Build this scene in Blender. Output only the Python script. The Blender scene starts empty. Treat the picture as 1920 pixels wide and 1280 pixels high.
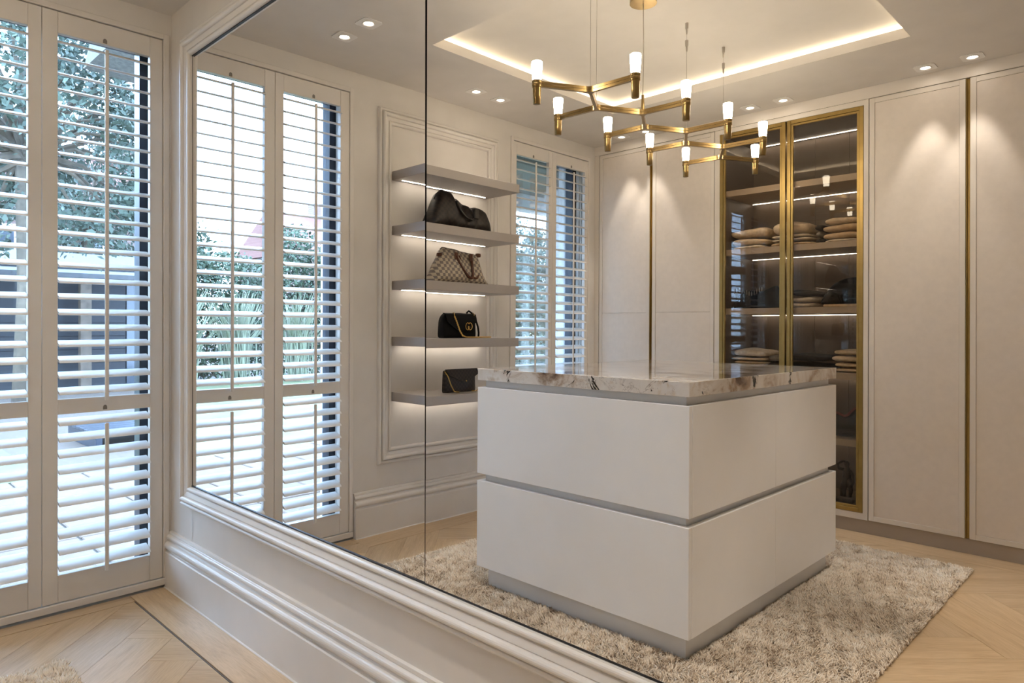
import bpy, bmesh, math, random
import numpy as np
from mathutils import Vector, Matrix
random.seed(7)
RNG = np.random.default_rng(11)
scene = bpy.context.scene
COL = scene.collection
PI = math.pi

# ------------------------------------------------------------------ camera
CAM = Vector((3.3169, -1.1672, 1.1905))
FPX, YAW, HORIZON = 1292.5, 0.7733, 608.05
cd = bpy.data.cameras.new('camera')
cam = bpy.data.objects.new('camera', cd)
COL.objects.link(cam)
cam.location = CAM
cam.rotation_euler = (PI / 2, 0, YAW)
cd.sensor_width = 36.0
cd.lens = FPX / 1920 * 36.0
cd.shift_y = -(640 - HORIZON) / 1920
cd.clip_start = 0.02
cd.clip_end = 300
scene.camera = cam

# ------------------------------------------------------------------ world, exposure
world = bpy.data.worlds.new('overcast_sky')
scene.world = world
world.use_nodes = True
bg = world.node_tree.nodes['Background']
bg.inputs[0].default_value = (0.455, 0.665, 1.0, 1)
bg.inputs[1].default_value = 7.7
vs = scene.view_settings
vs.view_transform = 'Standard'
vs.look = 'None'
vs.gamma = 1.0
vs.exposure = 1.20
vs.use_curve_mapping = False
cy = scene.cycles
cy.use_denoising = True
cy.denoiser = 'OPENIMAGEDENOISE'
cy.use_adaptive_sampling = True
cy.adaptive_threshold = 0.025
cy.max_bounces = 11
cy.diffuse_bounces = 4
cy.glossy_bounces = 6
cy.transmission_bounces = 6
cy.transparent_max_bounces = 16
cy.sample_clamp_indirect = 5.0
cy.blur_glossy = 0.5

# lamp levels (used by the lamps' own builders)
P_SPOT = 12.8
E_SHADE = 28.0
E_COVE = 19.0
E_SHELF = 13.0
E_CABINET = 9.0
WARM = (1.0, 0.86, 0.66)
WARM2 = (1.0, 0.84, 0.61)
SOFT = (1.0, 0.87, 0.72)

# ------------------------------------------------------------------ materials
def nn(nt, t, **kw):
    n = nt.nodes.new(t)
    for k, v in kw.items():
        setattr(n, k, v)
    return n

def ramp(nt, fac, stops):
    r = nn(nt, 'ShaderNodeValToRGB')
    el = r.color_ramp.elements
    while len(el) < len(stops):
        el.new(0.5)
    for e, (p, c) in zip(el, stops):
        e.position = p
        e.color = (c[0], c[1], c[2], 1) if len(c) == 3 else c
    nt.links.new(fac, r.inputs[0])
    return r.outputs[0]

def base(name, rough=0.5, metal=0.0, spec=0.5):
    m = bpy.data.materials.new(name)
    m.use_nodes = True
    nt = m.node_tree
    b = nt.nodes['Principled BSDF']
    b.inputs['Roughness'].default_value = rough
    b.inputs['Metallic'].default_value = metal
    b.inputs['Specular IOR Level'].default_value = spec
    return m, nt, b

def coords(nt, scale=(1, 1, 1), rnd=False, kind='Object'):
    tc = nn(nt, 'ShaderNodeTexCoord')
    out = tc.outputs[kind]
    if rnd:
        oi = nn(nt, 'ShaderNodeObjectInfo')
        mul = nn(nt, 'ShaderNodeMath', operation='MULTIPLY')
        mul.inputs[1].default_value = 37.0
        nt.links.new(oi.outputs['Random'], mul.inputs[0])
        add = nn(nt, 'ShaderNodeVectorMath', operation='ADD')
        nt.links.new(out, add.inputs[0])
        nt.links.new(mul.outputs[0], add.inputs[1])
        out = add.outputs[0]
    mp = nn(nt, 'ShaderNodeMapping')
    mp.inputs['Scale'].default_value = scale
    nt.links.new(out, mp.inputs[0])
    return mp.outputs[0]

def noise(nt, vec, scale, detail=3, rough=0.5, dist=0.0):
    n = nn(nt, 'ShaderNodeTexNoise')
    n.inputs['Scale'].default_value = scale
    n.inputs['Detail'].default_value = detail
    n.inputs['Roughness'].default_value = rough
    n.inputs['Distortion'].default_value = dist
    nt.links.new(vec, n.inputs['Vector'])
    return n.outputs['Fac']

def bump(nt, b, h, strength=0.2, dist=0.002):
    bp = nn(nt, 'ShaderNodeBump')
    bp.inputs['Strength'].default_value = strength
    bp.inputs['Distance'].default_value = dist
    nt.links.new(h, bp.inputs['Height'])
    nt.links.new(bp.outputs[0], b.inputs['Normal'])

def mixc(nt, fac, a, c):
    m = nn(nt, 'ShaderNodeMix', data_type='RGBA')
    for s, v in ((0, fac), (6, a), (7, c)):
        if hasattr(v, 'is_output'):
            nt.links.new(v, m.inputs[s])
        elif s == 0:
            m.inputs[s].default_value = v
        else:
            m.inputs[s].default_value = (*v, 1)
    return m.outputs[2]

def paint(name, c, rough=0.5, var=0.03, scale=6, bmp=0.06, metal=0.0, bscale=120, spec=0.5):
    m, nt, b = base(name, rough, metal, spec)
    v = coords(nt)
    f = noise(nt, v, scale, 3)
    lo = tuple(x * (1 - var) for x in c)
    hi = tuple(min(1, x * (1 + var)) for x in c)
    nt.links.new(ramp(nt, f, [(0.3, lo), (0.7, hi)]), b.inputs['Base Color'])
    if bmp:
        bump(nt, b, noise(nt, v, bscale, 2), bmp, 0.001)
    return m

def emit(name, c, s):
    m = bpy.data.materials.new(name)
    m.use_nodes = True
    nt = m.node_tree
    nt.nodes.remove(nt.nodes['Principled BSDF'])
    e = nn(nt, 'ShaderNodeEmission')
    f = noise(nt, coords(nt), 3.0, 1)
    lo = tuple(x * 0.97 for x in c)
    nt.links.new(ramp(nt, f, [(0.3, lo), (0.7, c)]), e.inputs[0])
    e.inputs[1].default_value = s
    nt.links.new(e.outputs[0], nt.nodes['Material Output'].inputs[0])
    return m

def thin_glass(name, tint, ior=1.5, rough=0.0, strength=1.0):
    m = bpy.data.materials.new(name)
    m.use_nodes = True
    nt = m.node_tree
    nt.nodes.remove(nt.nodes['Principled BSDF'])
    tr = nn(nt, 'ShaderNodeBsdfTransparent')
    f = noise(nt, coords(nt), 2.0, 1)
    nt.links.new(ramp(nt, f, [(0.3, tuple(x * 0.98 for x in tint)), (0.7, tint)]), tr.inputs[0])
    gl = nn(nt, 'ShaderNodeBsdfGlossy')
    gl.inputs['Roughness'].default_value = rough
    gl.inputs[0].default_value = (1, 1, 1, 1)
    fr = nn(nt, 'ShaderNodeFresnel')
    fr.inputs[0].default_value = ior
    mu = nn(nt, 'ShaderNodeMath', operation='MULTIPLY')
    mu.inputs[1].default_value = strength
    nt.links.new(fr.outputs[0], mu.inputs[0])
    mx = nn(nt, 'ShaderNodeMixShader')
    nt.links.new(mu.outputs[0], mx.inputs[0])
    nt.links.new(tr.outputs[0], mx.inputs[1])
    nt.links.new(gl.outputs[0], mx.inputs[2])
    nt.links.new(mx.outputs[0], nt.nodes['Material Output'].inputs[0])
    return m

def wood(name, stops, rough=0.30, scale=(1.6, 16, 16), spread=0.10):
    m, nt, b = base(name, rough)
    v = coords(nt, scale, rnd=True)
    f1 = noise(nt, v, 1.6, 6, 0.62, 0.6)
    f2 = noise(nt, coords(nt, (scale[0] * 5, scale[1] * 7, scale[2] * 7), rnd=True), 2.0, 3)
    c1 = ramp(nt, f1, stops)
    oi = nn(nt, 'ShaderNodeObjectInfo')
    br = nn(nt, 'ShaderNodeMapRange')
    br.inputs[3].default_value = 1 - spread
    br.inputs[4].default_value = 1 + spread * 0.6
    nt.links.new(oi.outputs['Random'], br.inputs[0])
    hsv = nn(nt, 'ShaderNodeHueSaturation')
    nt.links.new(br.outputs[0], hsv.inputs['Value'])
    dark = ramp(nt, f2, [(0.35, (0.80, 0.78, 0.76)), (0.6, (1, 1, 1))])
    mm = nn(nt, 'ShaderNodeMix', data_type='RGBA', blend_type='MULTIPLY')
    mm.inputs[0].default_value = 0.6
    nt.links.new(c1, mm.inputs[6])
    nt.links.new(dark, mm.inputs[7])
    nt.links.new(mm.outputs[2], hsv.inputs['Color'])
    nt.links.new(hsv.outputs[0], b.inputs['Base Color'])
    bump(nt, b, f2, 0.10, 0.001)
    return m

def marble(name):
    m, nt, b = base(name, 0.06)
    v = coords(nt)
    big = noise(nt, v, 4.2, 6, 0.6, 0.7)
    col = ramp(nt, big, [(0.33, (0.13, 0.08, 0.055)), (0.41, (0.42, 0.32, 0.235)), (0.47, (0.70, 0.645, 0.585)), (0.58, (0.76, 0.73, 0.69)), (0.68, (0.52, 0.43, 0.345))])
    och = noise(nt, v, 9.0, 5, 0.65, 1.2)
    col = mixc(nt, ramp(nt, och, [(0.60, (0, 0, 0)), (0.70, (0.5, 0.5, 0.5))]), col, (0.52, 0.32, 0.13))
    vein = noise(nt, v, 5.5, 8, 0.62, 2.2)
    vm = ramp(nt, vein, [(0.488, (0, 0, 0)), (0.5, (1, 1, 1)), (0.512, (0, 0, 0))])
    msk = ramp(nt, noise(nt, v, 3.0, 2), [(0.45, (0, 0, 0)), (0.62, (0.8, 0.8, 0.8))])
    mu = nn(nt, 'ShaderNodeMix', data_type='RGBA', blend_type='MULTIPLY')
    mu.inputs[0].default_value = 1
    nt.links.new(vm, mu.inputs[6])
    nt.links.new(msk, mu.inputs[7])
    col = mixc(nt, mu.outputs[2], col, (0.12, 0.06, 0.035))
    blot = noise(nt, v, 6.5, 7, 0.68, 1.0)
    col = mixc(nt, ramp(nt, blot, [(0.585, (0, 0, 0)), (0.605, (1, 1, 1))]), col, (0.018, 0.016, 0.016))
    nt.links.new(col, b.inputs['Base Color'])
    return m

def checker(name, a, c, scale, rough=0.45, axes=(0, 1, 1), rot=0.0):
    m, nt, b = base(name, rough)
    v = coords(nt, axes)
    off = nn(nt, 'ShaderNodeVectorMath', operation='ADD')
    off.inputs[1].default_value = (0.0137, 0.0, 0.0)
    nt.links.new(v, off.inputs[0])
    ck = nn(nt, 'ShaderNodeTexChecker')
    ck.inputs['Scale'].default_value = scale
    nt.links.new(off.outputs[0], ck.inputs['Vector'])
    f = noise(nt, coords(nt), 9, 3)
    ca = mixc(nt, f, tuple(x * 0.8 for x in a), tuple(min(1, x * 1.2) for x in a))
    cb = mixc(nt, f, tuple(x * 0.8 for x in c), tuple(min(1, x * 1.2) for x in c))
    nt.links.new(mixc(nt, ck.outputs['Fac'], ca, cb), b.inputs['Base Color'])
    bump(nt, b, noise(nt, coords(nt), 30, 3), 0.25, 0.003)
    return m

def knit(name, c, rib=False):
    m, nt, b = base(name, 0.9, 0, 0.2)
    v = coords(nt, (1, 1, 1), rnd=True)
    f = noise(nt, v, 40, 3)
    nt.links.new(ramp(nt, f, [(0.3, tuple(x * 0.8 for x in c)), (0.7, tuple(min(1, x * 1.1) for x in c))]), b.inputs['Base Color'])
    if rib:
        w = nn(nt, 'ShaderNodeTexWave')
        w.inputs['Scale'].default_value = 45
        w.inputs['Distortion'].default_value = 1.0
        nt.links.new(v, w.inputs['Vector'])
        bump(nt, b, w.outputs['Fac'], 0.5, 0.004)
    else:
        bump(nt, b, noise(nt, v, 160, 2), 0.5, 0.003)
    return m

def leafy(name, a, c):
    m, nt, b = base(name, 0.6)
    f = noise(nt, coords(nt), 1.3, 4)
    f2 = noise(nt, coords(nt), 14, 2)
    ca = ramp(nt, f2, [(0.3, a), (0.7, c)])
    nt.links.new(mixc(nt, ramp(nt, f, [(0.35, (0, 0, 0)), (0.65, (1, 1, 1))]), ca, tuple(min(1, x * 1.4) for x in c)), b.inputs['Base Color'])
    return m

def brickmat(name, c1, c2, mortar, sx):
    m, nt, b = base(name, 0.85)
    v = coords(nt, (1, 1, 1))
    sep = nn(nt, 'ShaderNodeSeparateXYZ')
    nt.links.new(v, sep.inputs[0])
    cmb = nn(nt, 'ShaderNodeCombineXYZ')
    nt.links.new(sep.outputs[1], cmb.inputs[0])
    nt.links.new(sep.outputs[2], cmb.inputs[1])
    t = nn(nt, 'ShaderNodeTexBrick')
    t.inputs['Color1'].default_value = (*c1, 1)
    t.inputs['Color2'].default_value = (*c2, 1)
    t.inputs['Mortar'].default_value = (*mortar, 1)
    t.inputs['Scale'].default_value = sx
    nt.links.new(cmb.outputs[0], t.inputs['Vector'])
    nt.links.new(t.outputs[0], b.inputs['Base Color'])
    return m

def rugmat():
    m, nt, b = base('shaggy_wool', 0.95, 0, 0.1)
    at = nn(nt, 'ShaderNodeAttribute')
    at.attribute_name = 'tone'
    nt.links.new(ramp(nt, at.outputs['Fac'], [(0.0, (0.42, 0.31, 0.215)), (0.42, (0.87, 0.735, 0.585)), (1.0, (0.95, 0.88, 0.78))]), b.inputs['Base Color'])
    b.inputs['Sheen Weight'].default_value = 0.3
    return m

M = {}
M['wall'] = paint('wall_paint', (0.70, 0.665, 0.62), 0.55)
M['ceil'] = paint('ceiling_paint', (0.68, 0.645, 0.60), 0.6)
M['trim'] = paint('trim_paint', (0.72, 0.685, 0.64), 0.35)
M['shut'] = paint('shutter_lacquer', (0.72, 0.68, 0.63), 0.32, 0.02)
M['louver'] = paint('louver_lacquer', (0.74, 0.725, 0.70), 0.3, 0.015)
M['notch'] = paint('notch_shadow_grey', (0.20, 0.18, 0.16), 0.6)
M['cab'] = paint('wardrobe_lacquer', (0.75, 0.675, 0.60), 0.42, 0.025, 30, 0.10, bscale=300)
M['cabedge'] = paint('wardrobe_edge_lacquer', (0.74, 0.68, 0.61), 0.4, 0.02)
M['plinth'] = paint('plinth_taupe', (0.40, 0.335, 0.275), 0.5)
M['inside'] = paint('cabinet_lining', (0.145, 0.108, 0.080), 0.5, 0.06, 20)
M['cshelf'] = paint('cabinet_shelf_lacquer', (0.46, 0.36, 0.26), 0.45)
M['brass'] = paint('brushed_brass', (0.37, 0.255, 0.090), 0.34, 0.06, 25, 0.05, metal=1.0)
M['chbrass'] = paint('bronzed_brass', (0.33, 0.225, 0.095), 0.30, 0.10, 30, 0.05, metal=1.0)
M['gold'] = paint('polished_gold', (0.85, 0.60, 0.22), 0.2, 0.04, 40, 0.02, metal=1.0)
M['steel'] = paint('steel_wire', (0.45, 0.42, 0.38), 0.3, 0.04, 40, 0.0, metal=1.0)
M['island'] = paint('island_lacquer', (0.92, 0.915, 0.905), 0.38, 0.012, 8, 0.03)
M['islandgap'] = paint('island_groove_grey', (0.74, 0.735, 0.72), 0.35, 0.02)
M['marble'] = marble('veined_marble')
M['shelf'] = paint('shelf_lacquer_grey', (0.40, 0.365, 0.34), 0.4, 0.02)
M['mirror'] = paint('mirror_silver', (0.93, 0.93, 0.925), 0.0, 0.0, 2, 0.0, metal=1.0)
M['black'] = paint('mirror_backing_black', (0.012, 0.012, 0.014), 0.5)
M['wood'] = wood('oak_plank', [(0.25, (0.47, 0.315, 0.175)), (0.45, (0.585, 0.425, 0.255)), (0.6, (0.635, 0.47, 0.295)), (0.8, (0.53, 0.37, 0.21))])
M['inlay'] = paint('grey_inlay', (0.16, 0.15, 0.145), 0.5)
M['sub'] = paint('subfloor_dark', (0.08, 0.06, 0.045), 0.8)
M['rugbase'] = paint('rug_backing', (0.30, 0.24, 0.18), 0.95)
M['rug'] = rugmat()
M['white'] = paint('white_plastic', (0.80, 0.78, 0.75), 0.4)
M['navy'] = paint('dark_blue_window_lacquer', (0.020, 0.025, 0.038), 0.35)
M['glass'] = thin_glass('window_glass', (0.96, 0.98, 0.98), 1.45, 0.0, 0.6)
M['smoke'] = thin_glass('smoked_glass', (0.95, 0.925, 0.885), 1.5, 0.0, 0.65)
M['shade'] = emit('lit_opal_glass', WARM, E_SHADE)
M['lamp'] = emit('lit_spot_lens', (1, 0.88, 0.74), 14)
M['cove'] = emit('lit_cove_strip', WARM2, E_COVE)
M['shelfled'] = emit('lit_shelf_strip', SOFT, E_SHELF)
M['cabled'] = emit('lit_cabinet_strip', SOFT, E_CABINET)
M['darkcheck'] = checker('dark_brown_check_canvas', (0.0035, 0.0022, 0.0018), (0.017, 0.0095, 0.0068), 60, 0.48)
M['darkcheck2'] = checker('brown_check_canvas', (0.005, 0.003, 0.0025), (0.024, 0.014, 0.010), 75, 0.4)
M['lightcheck'] = checker('cream_grey_check_canvas', (0.46, 0.39, 0.29), (0.17, 0.14, 0.125), 55, 0.5)
M['tan'] = paint('tan_leather', (0.085, 0.025, 0.010), 0.4, 0.2, 20)
M['darkleather'] = paint('dark_leather', (0.014, 0.009, 0.007), 0.35, 0.1, 30)
M['velvet'] = paint('black_velvet', (0.006, 0.006, 0.007), 0.8, 0.2, 20, 0.2, spec=0.2)
M['patent'] = paint('black_patent', (0.012, 0.008, 0.008), 0.12, 0.2, 14)
M['red'] = paint('dark_red_lining', (0.16, 0.02, 0.015), 0.5, 0.2)
M['beige'] = knit('beige_wool', (0.80, 0.66, 0.48))
M['cream'] = knit('cream_wool', (0.88, 0.78, 0.64))
M['camel'] = knit('camel_wool', (0.70, 0.53, 0.34))
M['rib'] = knit('ribbed_beige_wool', (0.82, 0.66, 0.44), True)
M['grey'] = knit('grey_wool', (0.28, 0.25, 0.22))
M['char'] = knit('charcoal_wool', (0.055, 0.048, 0.045))
M['blackwool'] = knit('black_wool', (0.012, 0.011, 0.012))
M['bronze'] = paint('dark_bronze', (0.045, 0.033, 0.026), 0.4, 0.2, 20, 0.2, metal=0.6)
M['paver'] = paint('pale_paver', (0.135, 0.095, 0.070), 0.8, 0.12, 14, 0.2)
M['soil'] = paint('bedding_sand', (0.03, 0.026, 0.02), 0.9, 0.1)
M['grass'] = leafy('lawn_grass', (0.065, 0.075, 0.030), (0.10, 0.11, 0.05))
M['gravel'] = paint('gravel', (0.10, 0.075, 0.058), 0.9, 0.35, 60, 0.4)
M['leafA'] = leafy('oak_leaves', (0.030, 0.045, 0.034), (0.065, 0.088, 0.064))
M['leafB'] = leafy('hedge_leaves', (0.022, 0.036, 0.024), (0.055, 0.078, 0.045))
M['leafC'] = leafy('grass_plume', (0.09, 0.105, 0.065), (0.15, 0.16, 0.105))
M['bark'] = paint('bark', (0.11, 0.085, 0.06), 0.9, 0.3, 12, 0.5)
M['blackwood'] = paint('black_stained_boards', (0.008, 0.009, 0.012), 0.6, 0.2, 14)
M['slate'] = paint('grey_roofing', (0.07, 0.07, 0.074), 0.7, 0.15, 10)
M['brick'] = brickmat('pink_brick', (0.15, 0.085, 0.068), (0.18, 0.11, 0.09), (0.18, 0.165, 0.15), 4.0)
M['roof'] = brickmat('red_roof_tile', (0.15, 0.06, 0.045), (0.18, 0.08, 0.06), (0.09, 0.035, 0.03), 3.0)
M['render'] = paint('white_render', (0.55, 0.55, 0.54), 0.7)
M['thatch'] = paint('thatch', (0.12, 0.11, 0.095), 0.95, 0.3, 26, 0.8)
M['wicker'] = paint('weathered_timber', (0.095, 0.07, 0.05), 0.8, 0.25, 12, 0.3)
M['sage'] = paint('sage_soffit', (0.10, 0.095, 0.075), 0.6)
M['pane'] = paint('dark_pane', (0.05, 0.06, 0.075), 0.1)

# ------------------------------------------------------------------ geometry helpers: every shape is (verts, faces)
def join(*gs):
    V, F = [], []
    n = 0
    for v, f in gs:
        V.extend(v)
        F.extend([tuple(i + n for i in q) for q in f])
        n += len(v)
    return V, F

BF = [(0, 3, 2, 1), (4, 5, 6, 7), (0, 1, 5, 4), (1, 2, 6, 5), (2, 3, 7, 6), (3, 0, 4, 7)]
def box(x0, x1, y0, y1, z0, z1):
    if x0 > x1: x0, x1 = x1, x0
    if y0 > y1: y0, y1 = y1, y0
    if z0 > z1: z0, z1 = z1, z0
    return [(x0, y0, z0), (x1, y0, z0), (x1, y1, z0), (x0, y1, z0), (x0, y0, z1), (x1, y0, z1), (x1, y1, z1), (x0, y1, z1)], list(BF)

def cbox(x0, x1, y0, y1, z0, z1, c=0.002):
    if x0 > x1: x0, x1 = x1, x0
    if y0 > y1: y0, y1 = y1, y0
    if z0 > z1: z0, z1 = z1, z0
    c = min(c, (x1 - x0) * .45, (y1 - y0) * .45, (z1 - z0) * .45)
    V, idx = [], {}
    X, Y, Z = (x0, x1), (y0, y1), (z0, z1)
    for i in (0, 1):
        for j in (0, 1):
            for k in (0, 1):
                p = (X[i], Y[j], Z[k])
                s = (1 - 2 * i, 1 - 2 * j, 1 - 2 * k)
                for a in range(3):
                    q = [p[t] + (0 if t == a else s[t] * c) for t in range(3)]
                    idx[(i, j, k, a)] = len(V)
                    V.append(tuple(q))
    F = []
    for a in range(3):
        for s in (0, 1):
            o = [t for t in range(3) if t != a]
            loop = []
            for u, w in ((0, 0), (1, 0), (1, 1), (0, 1)):
                key = [0, 0, 0]
                key[a] = s; key[o[0]] = u; key[o[1]] = w
                loop.append(idx[(*key, a)])
            F.append(tuple(loop))
    for a in range(3):
        b, d = [t for t in range(3) if t != a]
        for u in (0, 1):
            for w in (0, 1):
                k0 = [0, 0, 0]; k1 = [0, 0, 0]
                k0[a] = 0; k1[a] = 1
                k0[b] = k1[b] = u; k0[d] = k1[d] = w
                F.append((idx[(*k0, b)], idx[(*k0, d)], idx[(*k1, d)], idx[(*k1, b)]))
    for i in (0, 1):
        for j in (0, 1):
            for k in (0, 1):
                F.append((idx[(i, j, k, 0)], idx[(i, j, k, 1)], idx[(i, j, k, 2)]))
    return V, F

def tube(pts, r, n=8, cap=True, closed=False):
    pts = [Vector(p) for p in pts]
    rs = r if hasattr(r, '__len__') else [r] * len(pts)
    V, F = [], []
    up = None
    m = len(pts)
    for i, p in enumerate(pts):
        if closed:
            t = (pts[(i + 1) % m] - pts[i - 1]).normalized()
        else:
            t = (pts[min(i + 1, m - 1)] - pts[max(i - 1, 0)]).normalized()
        if up is None:
            a = Vector((0, 0, 1)) if abs(t.z) < 0.9 else Vector((1, 0, 0))
            up = t.cross(a).normalized()
        up = (up - t * up.dot(t))
        up = up.normalized() if up.length > 1e-6 else t.orthogonal().normalized()
        w = t.cross(up)
        for k in range(n):
            an = 2 * PI * k / n
            V.append(tuple(p + (up * math.cos(an) + w * math.sin(an)) * rs[i]))
    for i in range(m if closed else m - 1):
        a, b = i * n, ((i + 1) % m) * n
        for k in range(n):
            F.append((a + k, a + (k + 1) % n, b + (k + 1) % n, b + k))
    if cap and not closed:
        F.append(tuple(range(n))[::-1])
        F.append(tuple(range((m - 1) * n, m * n)))
    return V, F

def lathe(prof, c=(0, 0, 0), n=24):
    V, F = [], []
    for r, z in prof:
        for k in range(n):
            a = 2 * PI * k / n
            V.append((c[0] + r * math.cos(a), c[1] + r * math.sin(a), c[2] + z))
    for i in range(len(prof) - 1):
        for k in range(n):
            F.append((i * n + k, i * n + (k + 1) % n, (i + 1) * n + (k + 1) % n, (i + 1) * n + k))
    F.append(tuple(range(n))[::-1])
    F.append(tuple(range((len(prof) - 1) * n, len(prof) * n)))
    return V, F

def prism(poly, z0, z1):
    n = len(poly)
    V = [(x, y, z0) for x, y in poly] + [(x, y, z1) for x, y in poly]
    F = [tuple(range(n))[::-1], tuple(range(n, 2 * n))]
    F += [(i, (i + 1) % n, n + (i + 1) % n, n + i) for i in range(n)]
    return V, F

def mapv(g, fn):
    return [fn(*v) for v in g[0]], g[1]

def move(g, d):
    return [(x + d[0], y + d[1], z + d[2]) for x, y, z in g[0]], g[1]

def grid(fn, nu, nv, closeu=False):
    V = [fn(i / (nu if closeu else nu - 1), j / (nv - 1)) for j in range(nv) for i in range(nu)]
    F = []
    for j in range(nv - 1):
        for i in range(nu if closeu else nu - 1):
            i2 = (i + 1) % nu
            F.append((j * nu + i, j * nu + i2, (j + 1) * nu + i2, (j + 1) * nu + i))
    return V, F

# ------------------------------------------------------------------ object helpers
OFF = {}
def mesh_of(name, g, mat, smooth=False):
    me = bpy.data.meshes.new(name)
    me.from_pydata([tuple(v) for v in g[0]], [], g[1])
    bm = bmesh.new()
    bm.from_mesh(me)
    bmesh.ops.recalc_face_normals(bm, faces=bm.faces)
    bm.to_mesh(me)
    bm.free()
    me.materials.append(mat)
    if smooth:
        me.polygons.foreach_set('use_smooth', [True] * len(me.polygons))
        if smooth is not True:
            try:
                me.set_sharp_from_angle(angle=smooth)
            except Exception:
                pass
    return me

def thing(name, label, cat, loc, group=None):
    o = bpy.data.objects.new(name, None)
    COL.objects.link(o)
    o.location = loc
    o.empty_display_size = 0.05
    o['label'] = label
    o['category'] = cat
    if group: o['group'] = group
    OFF[o] = Vector(loc)
    return o

def part(name, g, mat, parent, smooth=False, label=None):
    d = OFF[parent]
    o = bpy.data.objects.new(name, mesh_of(name, move(g, -d), mat, smooth))
    COL.objects.link(o)
    o.parent = parent
    OFF[o] = d
    if label: o['label'] = label
    return o

def inst(name, me, loc, parent, rot=(0, 0, 0)):
    o = bpy.data.objects.new(name, me)
    COL.objects.link(o)
    o.parent = parent
    o.location = Vector(loc) - OFF[parent]
    o.rotation_euler = rot
    return o

def single(name, g, mat, label, cat, group=None, kind=None, smooth=False):
    V = np.array(g[0])
    c = Vector(((V[:, 0].min() + V[:, 0].max()) / 2, (V[:, 1].min() + V[:, 1].max()) / 2, V[:, 2].min()))
    o = bpy.data.objects.new(name, mesh_of(name, move(g, -c), mat, smooth))
    COL.objects.link(o)
    o.location = c
    o['label'] = label
    o['category'] = cat
    if group: o['group'] = group
    if kind: o['kind'] = kind
    OFF[o] = c
    return o

def struct(name, g, mat, label, cat):
    return single(name, g, mat, label, cat, kind='structure')

# ================================================================== ROOM SHELL
H = 2.6
XR, YB = 4.0, -3.75
W1 = (-0.962, -0.012)          # window opening beside the mirror wall
W2 = (-3.092, -2.205)          # window opening beside the wardrobes
WT = 2.506
g = join(box(-.3, 0, -.012, .2, -.06, 2.8), box(-.3, 0, W2[1], W1[0], -.06, 2.8), box(-.3, 0, -3.95, W2[0], -.06, 2.8),
         box(-.3, 0, W1[0], W1[1], WT, 2.8), box(-.3, 0, W2[0], W2[1], WT, 2.8),
         box(-.3, 0, W1[0], W1[1], -.06, .0), box(-.3, 0, W2[0], W2[1], -.06, .0))
struct('wall_left', g, M['wall'], 'off-white painted wall with two tall shuttered windows', 'wall')
MX0, MX1, MZ0, MZ1 = .247, 3.457, .490, 2.352
g = join(box(-.0, MX0 + .004, 0, .2, -.06, 2.8), box(MX1 - .004, XR + .2, 0, .2, -.06, 2.8), box(MX0, MX1, 0, .2, -.06, MZ0 + .002),
         box(MX0, MX1, 0, .2, MZ1 - .002, 2.8), box(MX0, MX1, .03, .2, MZ0, MZ1))
struct('wall_front', g, M['wall'], 'off-white painted wall carrying the big mirror', 'wall')
struct('wall_back', box(0, XR + .2, YB - .2, YB, -.06, 2.8), M['wall'], 'painted wall hidden behind the wardrobes', 'wall')
struct('wall_right', box(XR, XR + .2, YB, 0, -.06, 2.8), M['wall'], 'plain painted wall opposite the windows', 'wall')
# ceiling with recessed tray and light cove
TX0, TX1, TY0, TY1 = .616, 2.37, -2.54, -1.015
CV, LIP, TOP = .12, 2.650, 2.679
def ring(x0, x1, y0, y1, X0, X1, Y0, Y1, z0, z1):
    return join(box(X0, x0, Y0, Y1, z0, z1), box(x1, X1, Y0, Y1, z0, z1), box(x0, x1, Y0, y0, z0, z1), box(x0, x1, y1, Y1, z0, z1))
g = join(ring(TX0, TX1, TY0, TY1, 0, XR, YB, 0, H, LIP), ring(TX0 - CV, TX1 + CV, TY0 - CV, TY1 + CV, 0, XR, YB, 0, LIP, 2.8),
         box(TX0 - CV, TX1 + CV, TY0 - CV, TY1 + CV, TOP, 2.8))
struct('ceiling', g, M['ceil'], 'painted ceiling with a recessed tray glowing at its edges', 'ceiling')
cv = thing('cove_light', 'warm light strip hidden in the edge of the ceiling tray', 'light strip', ((TX0 + TX1) / 2, (TY0 + TY1) / 2, LIP + .001))
e = .075
for b in (box(TX0 - e, TX1 + e, TY0 - e, TY0 - e + .012, LIP + .001, LIP + .006), box(TX0 - e, TX1 + e, TY1 + e - .012, TY1 + e, LIP + .001, LIP + .006),
          box(TX0 - e, TX0 - e + .012, TY0 - e + .013, TY1 + e - .013, LIP + .001, LIP + .006), box(TX1 + e - .012, TX1 + e, TY0 - e + .013, TY1 + e - .013, LIP + .001, LIP + .006)):
    part('led_strip', b, M['cove'], cv)

# floor: herringbone planks, border boards, grey inlay
fl = struct('floor', box(-.0, XR, YB, 0, -.06, -.012), M['sub'], 'oak herringbone floor with a plank border', 'floor')
FX0, FX1, FY0, FY1 = .190, XR, -2.985, -.183
NX0, NY0 = .089, -.945
def clip(poly, x0, x1, y0, y1):
    def cut(p, f, inter):
        out = []
        for i in range(len(p)):
            a, b = p[i - 1], p[i]
            ia, ib = f(a), f(b)
            if ia != ib: out.append(inter(a, b))
            if ib: out.append(b)
        return out
    def ix(x): return lambda a, b: (x, a[1] + (b[1] - a[1]) * (x - a[0]) / (b[0] - a[0]))
    def iy(y): return lambda a, b: (a[0] + (b[0] - a[0]) * (y - a[1]) / (b[1] - a[1]), y)
    for f, it in ((lambda q: q[0] >= x0, ix(x0)), (lambda q: q[0] <= x1, ix(x1)), (lambda q: q[1] >= y0, iy(y0)), (lambda q: q[1] <= y1, iy(y1))):
        poly = cut(poly, f, it)
        if len(poly) < 3: return []
    return poly
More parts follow.
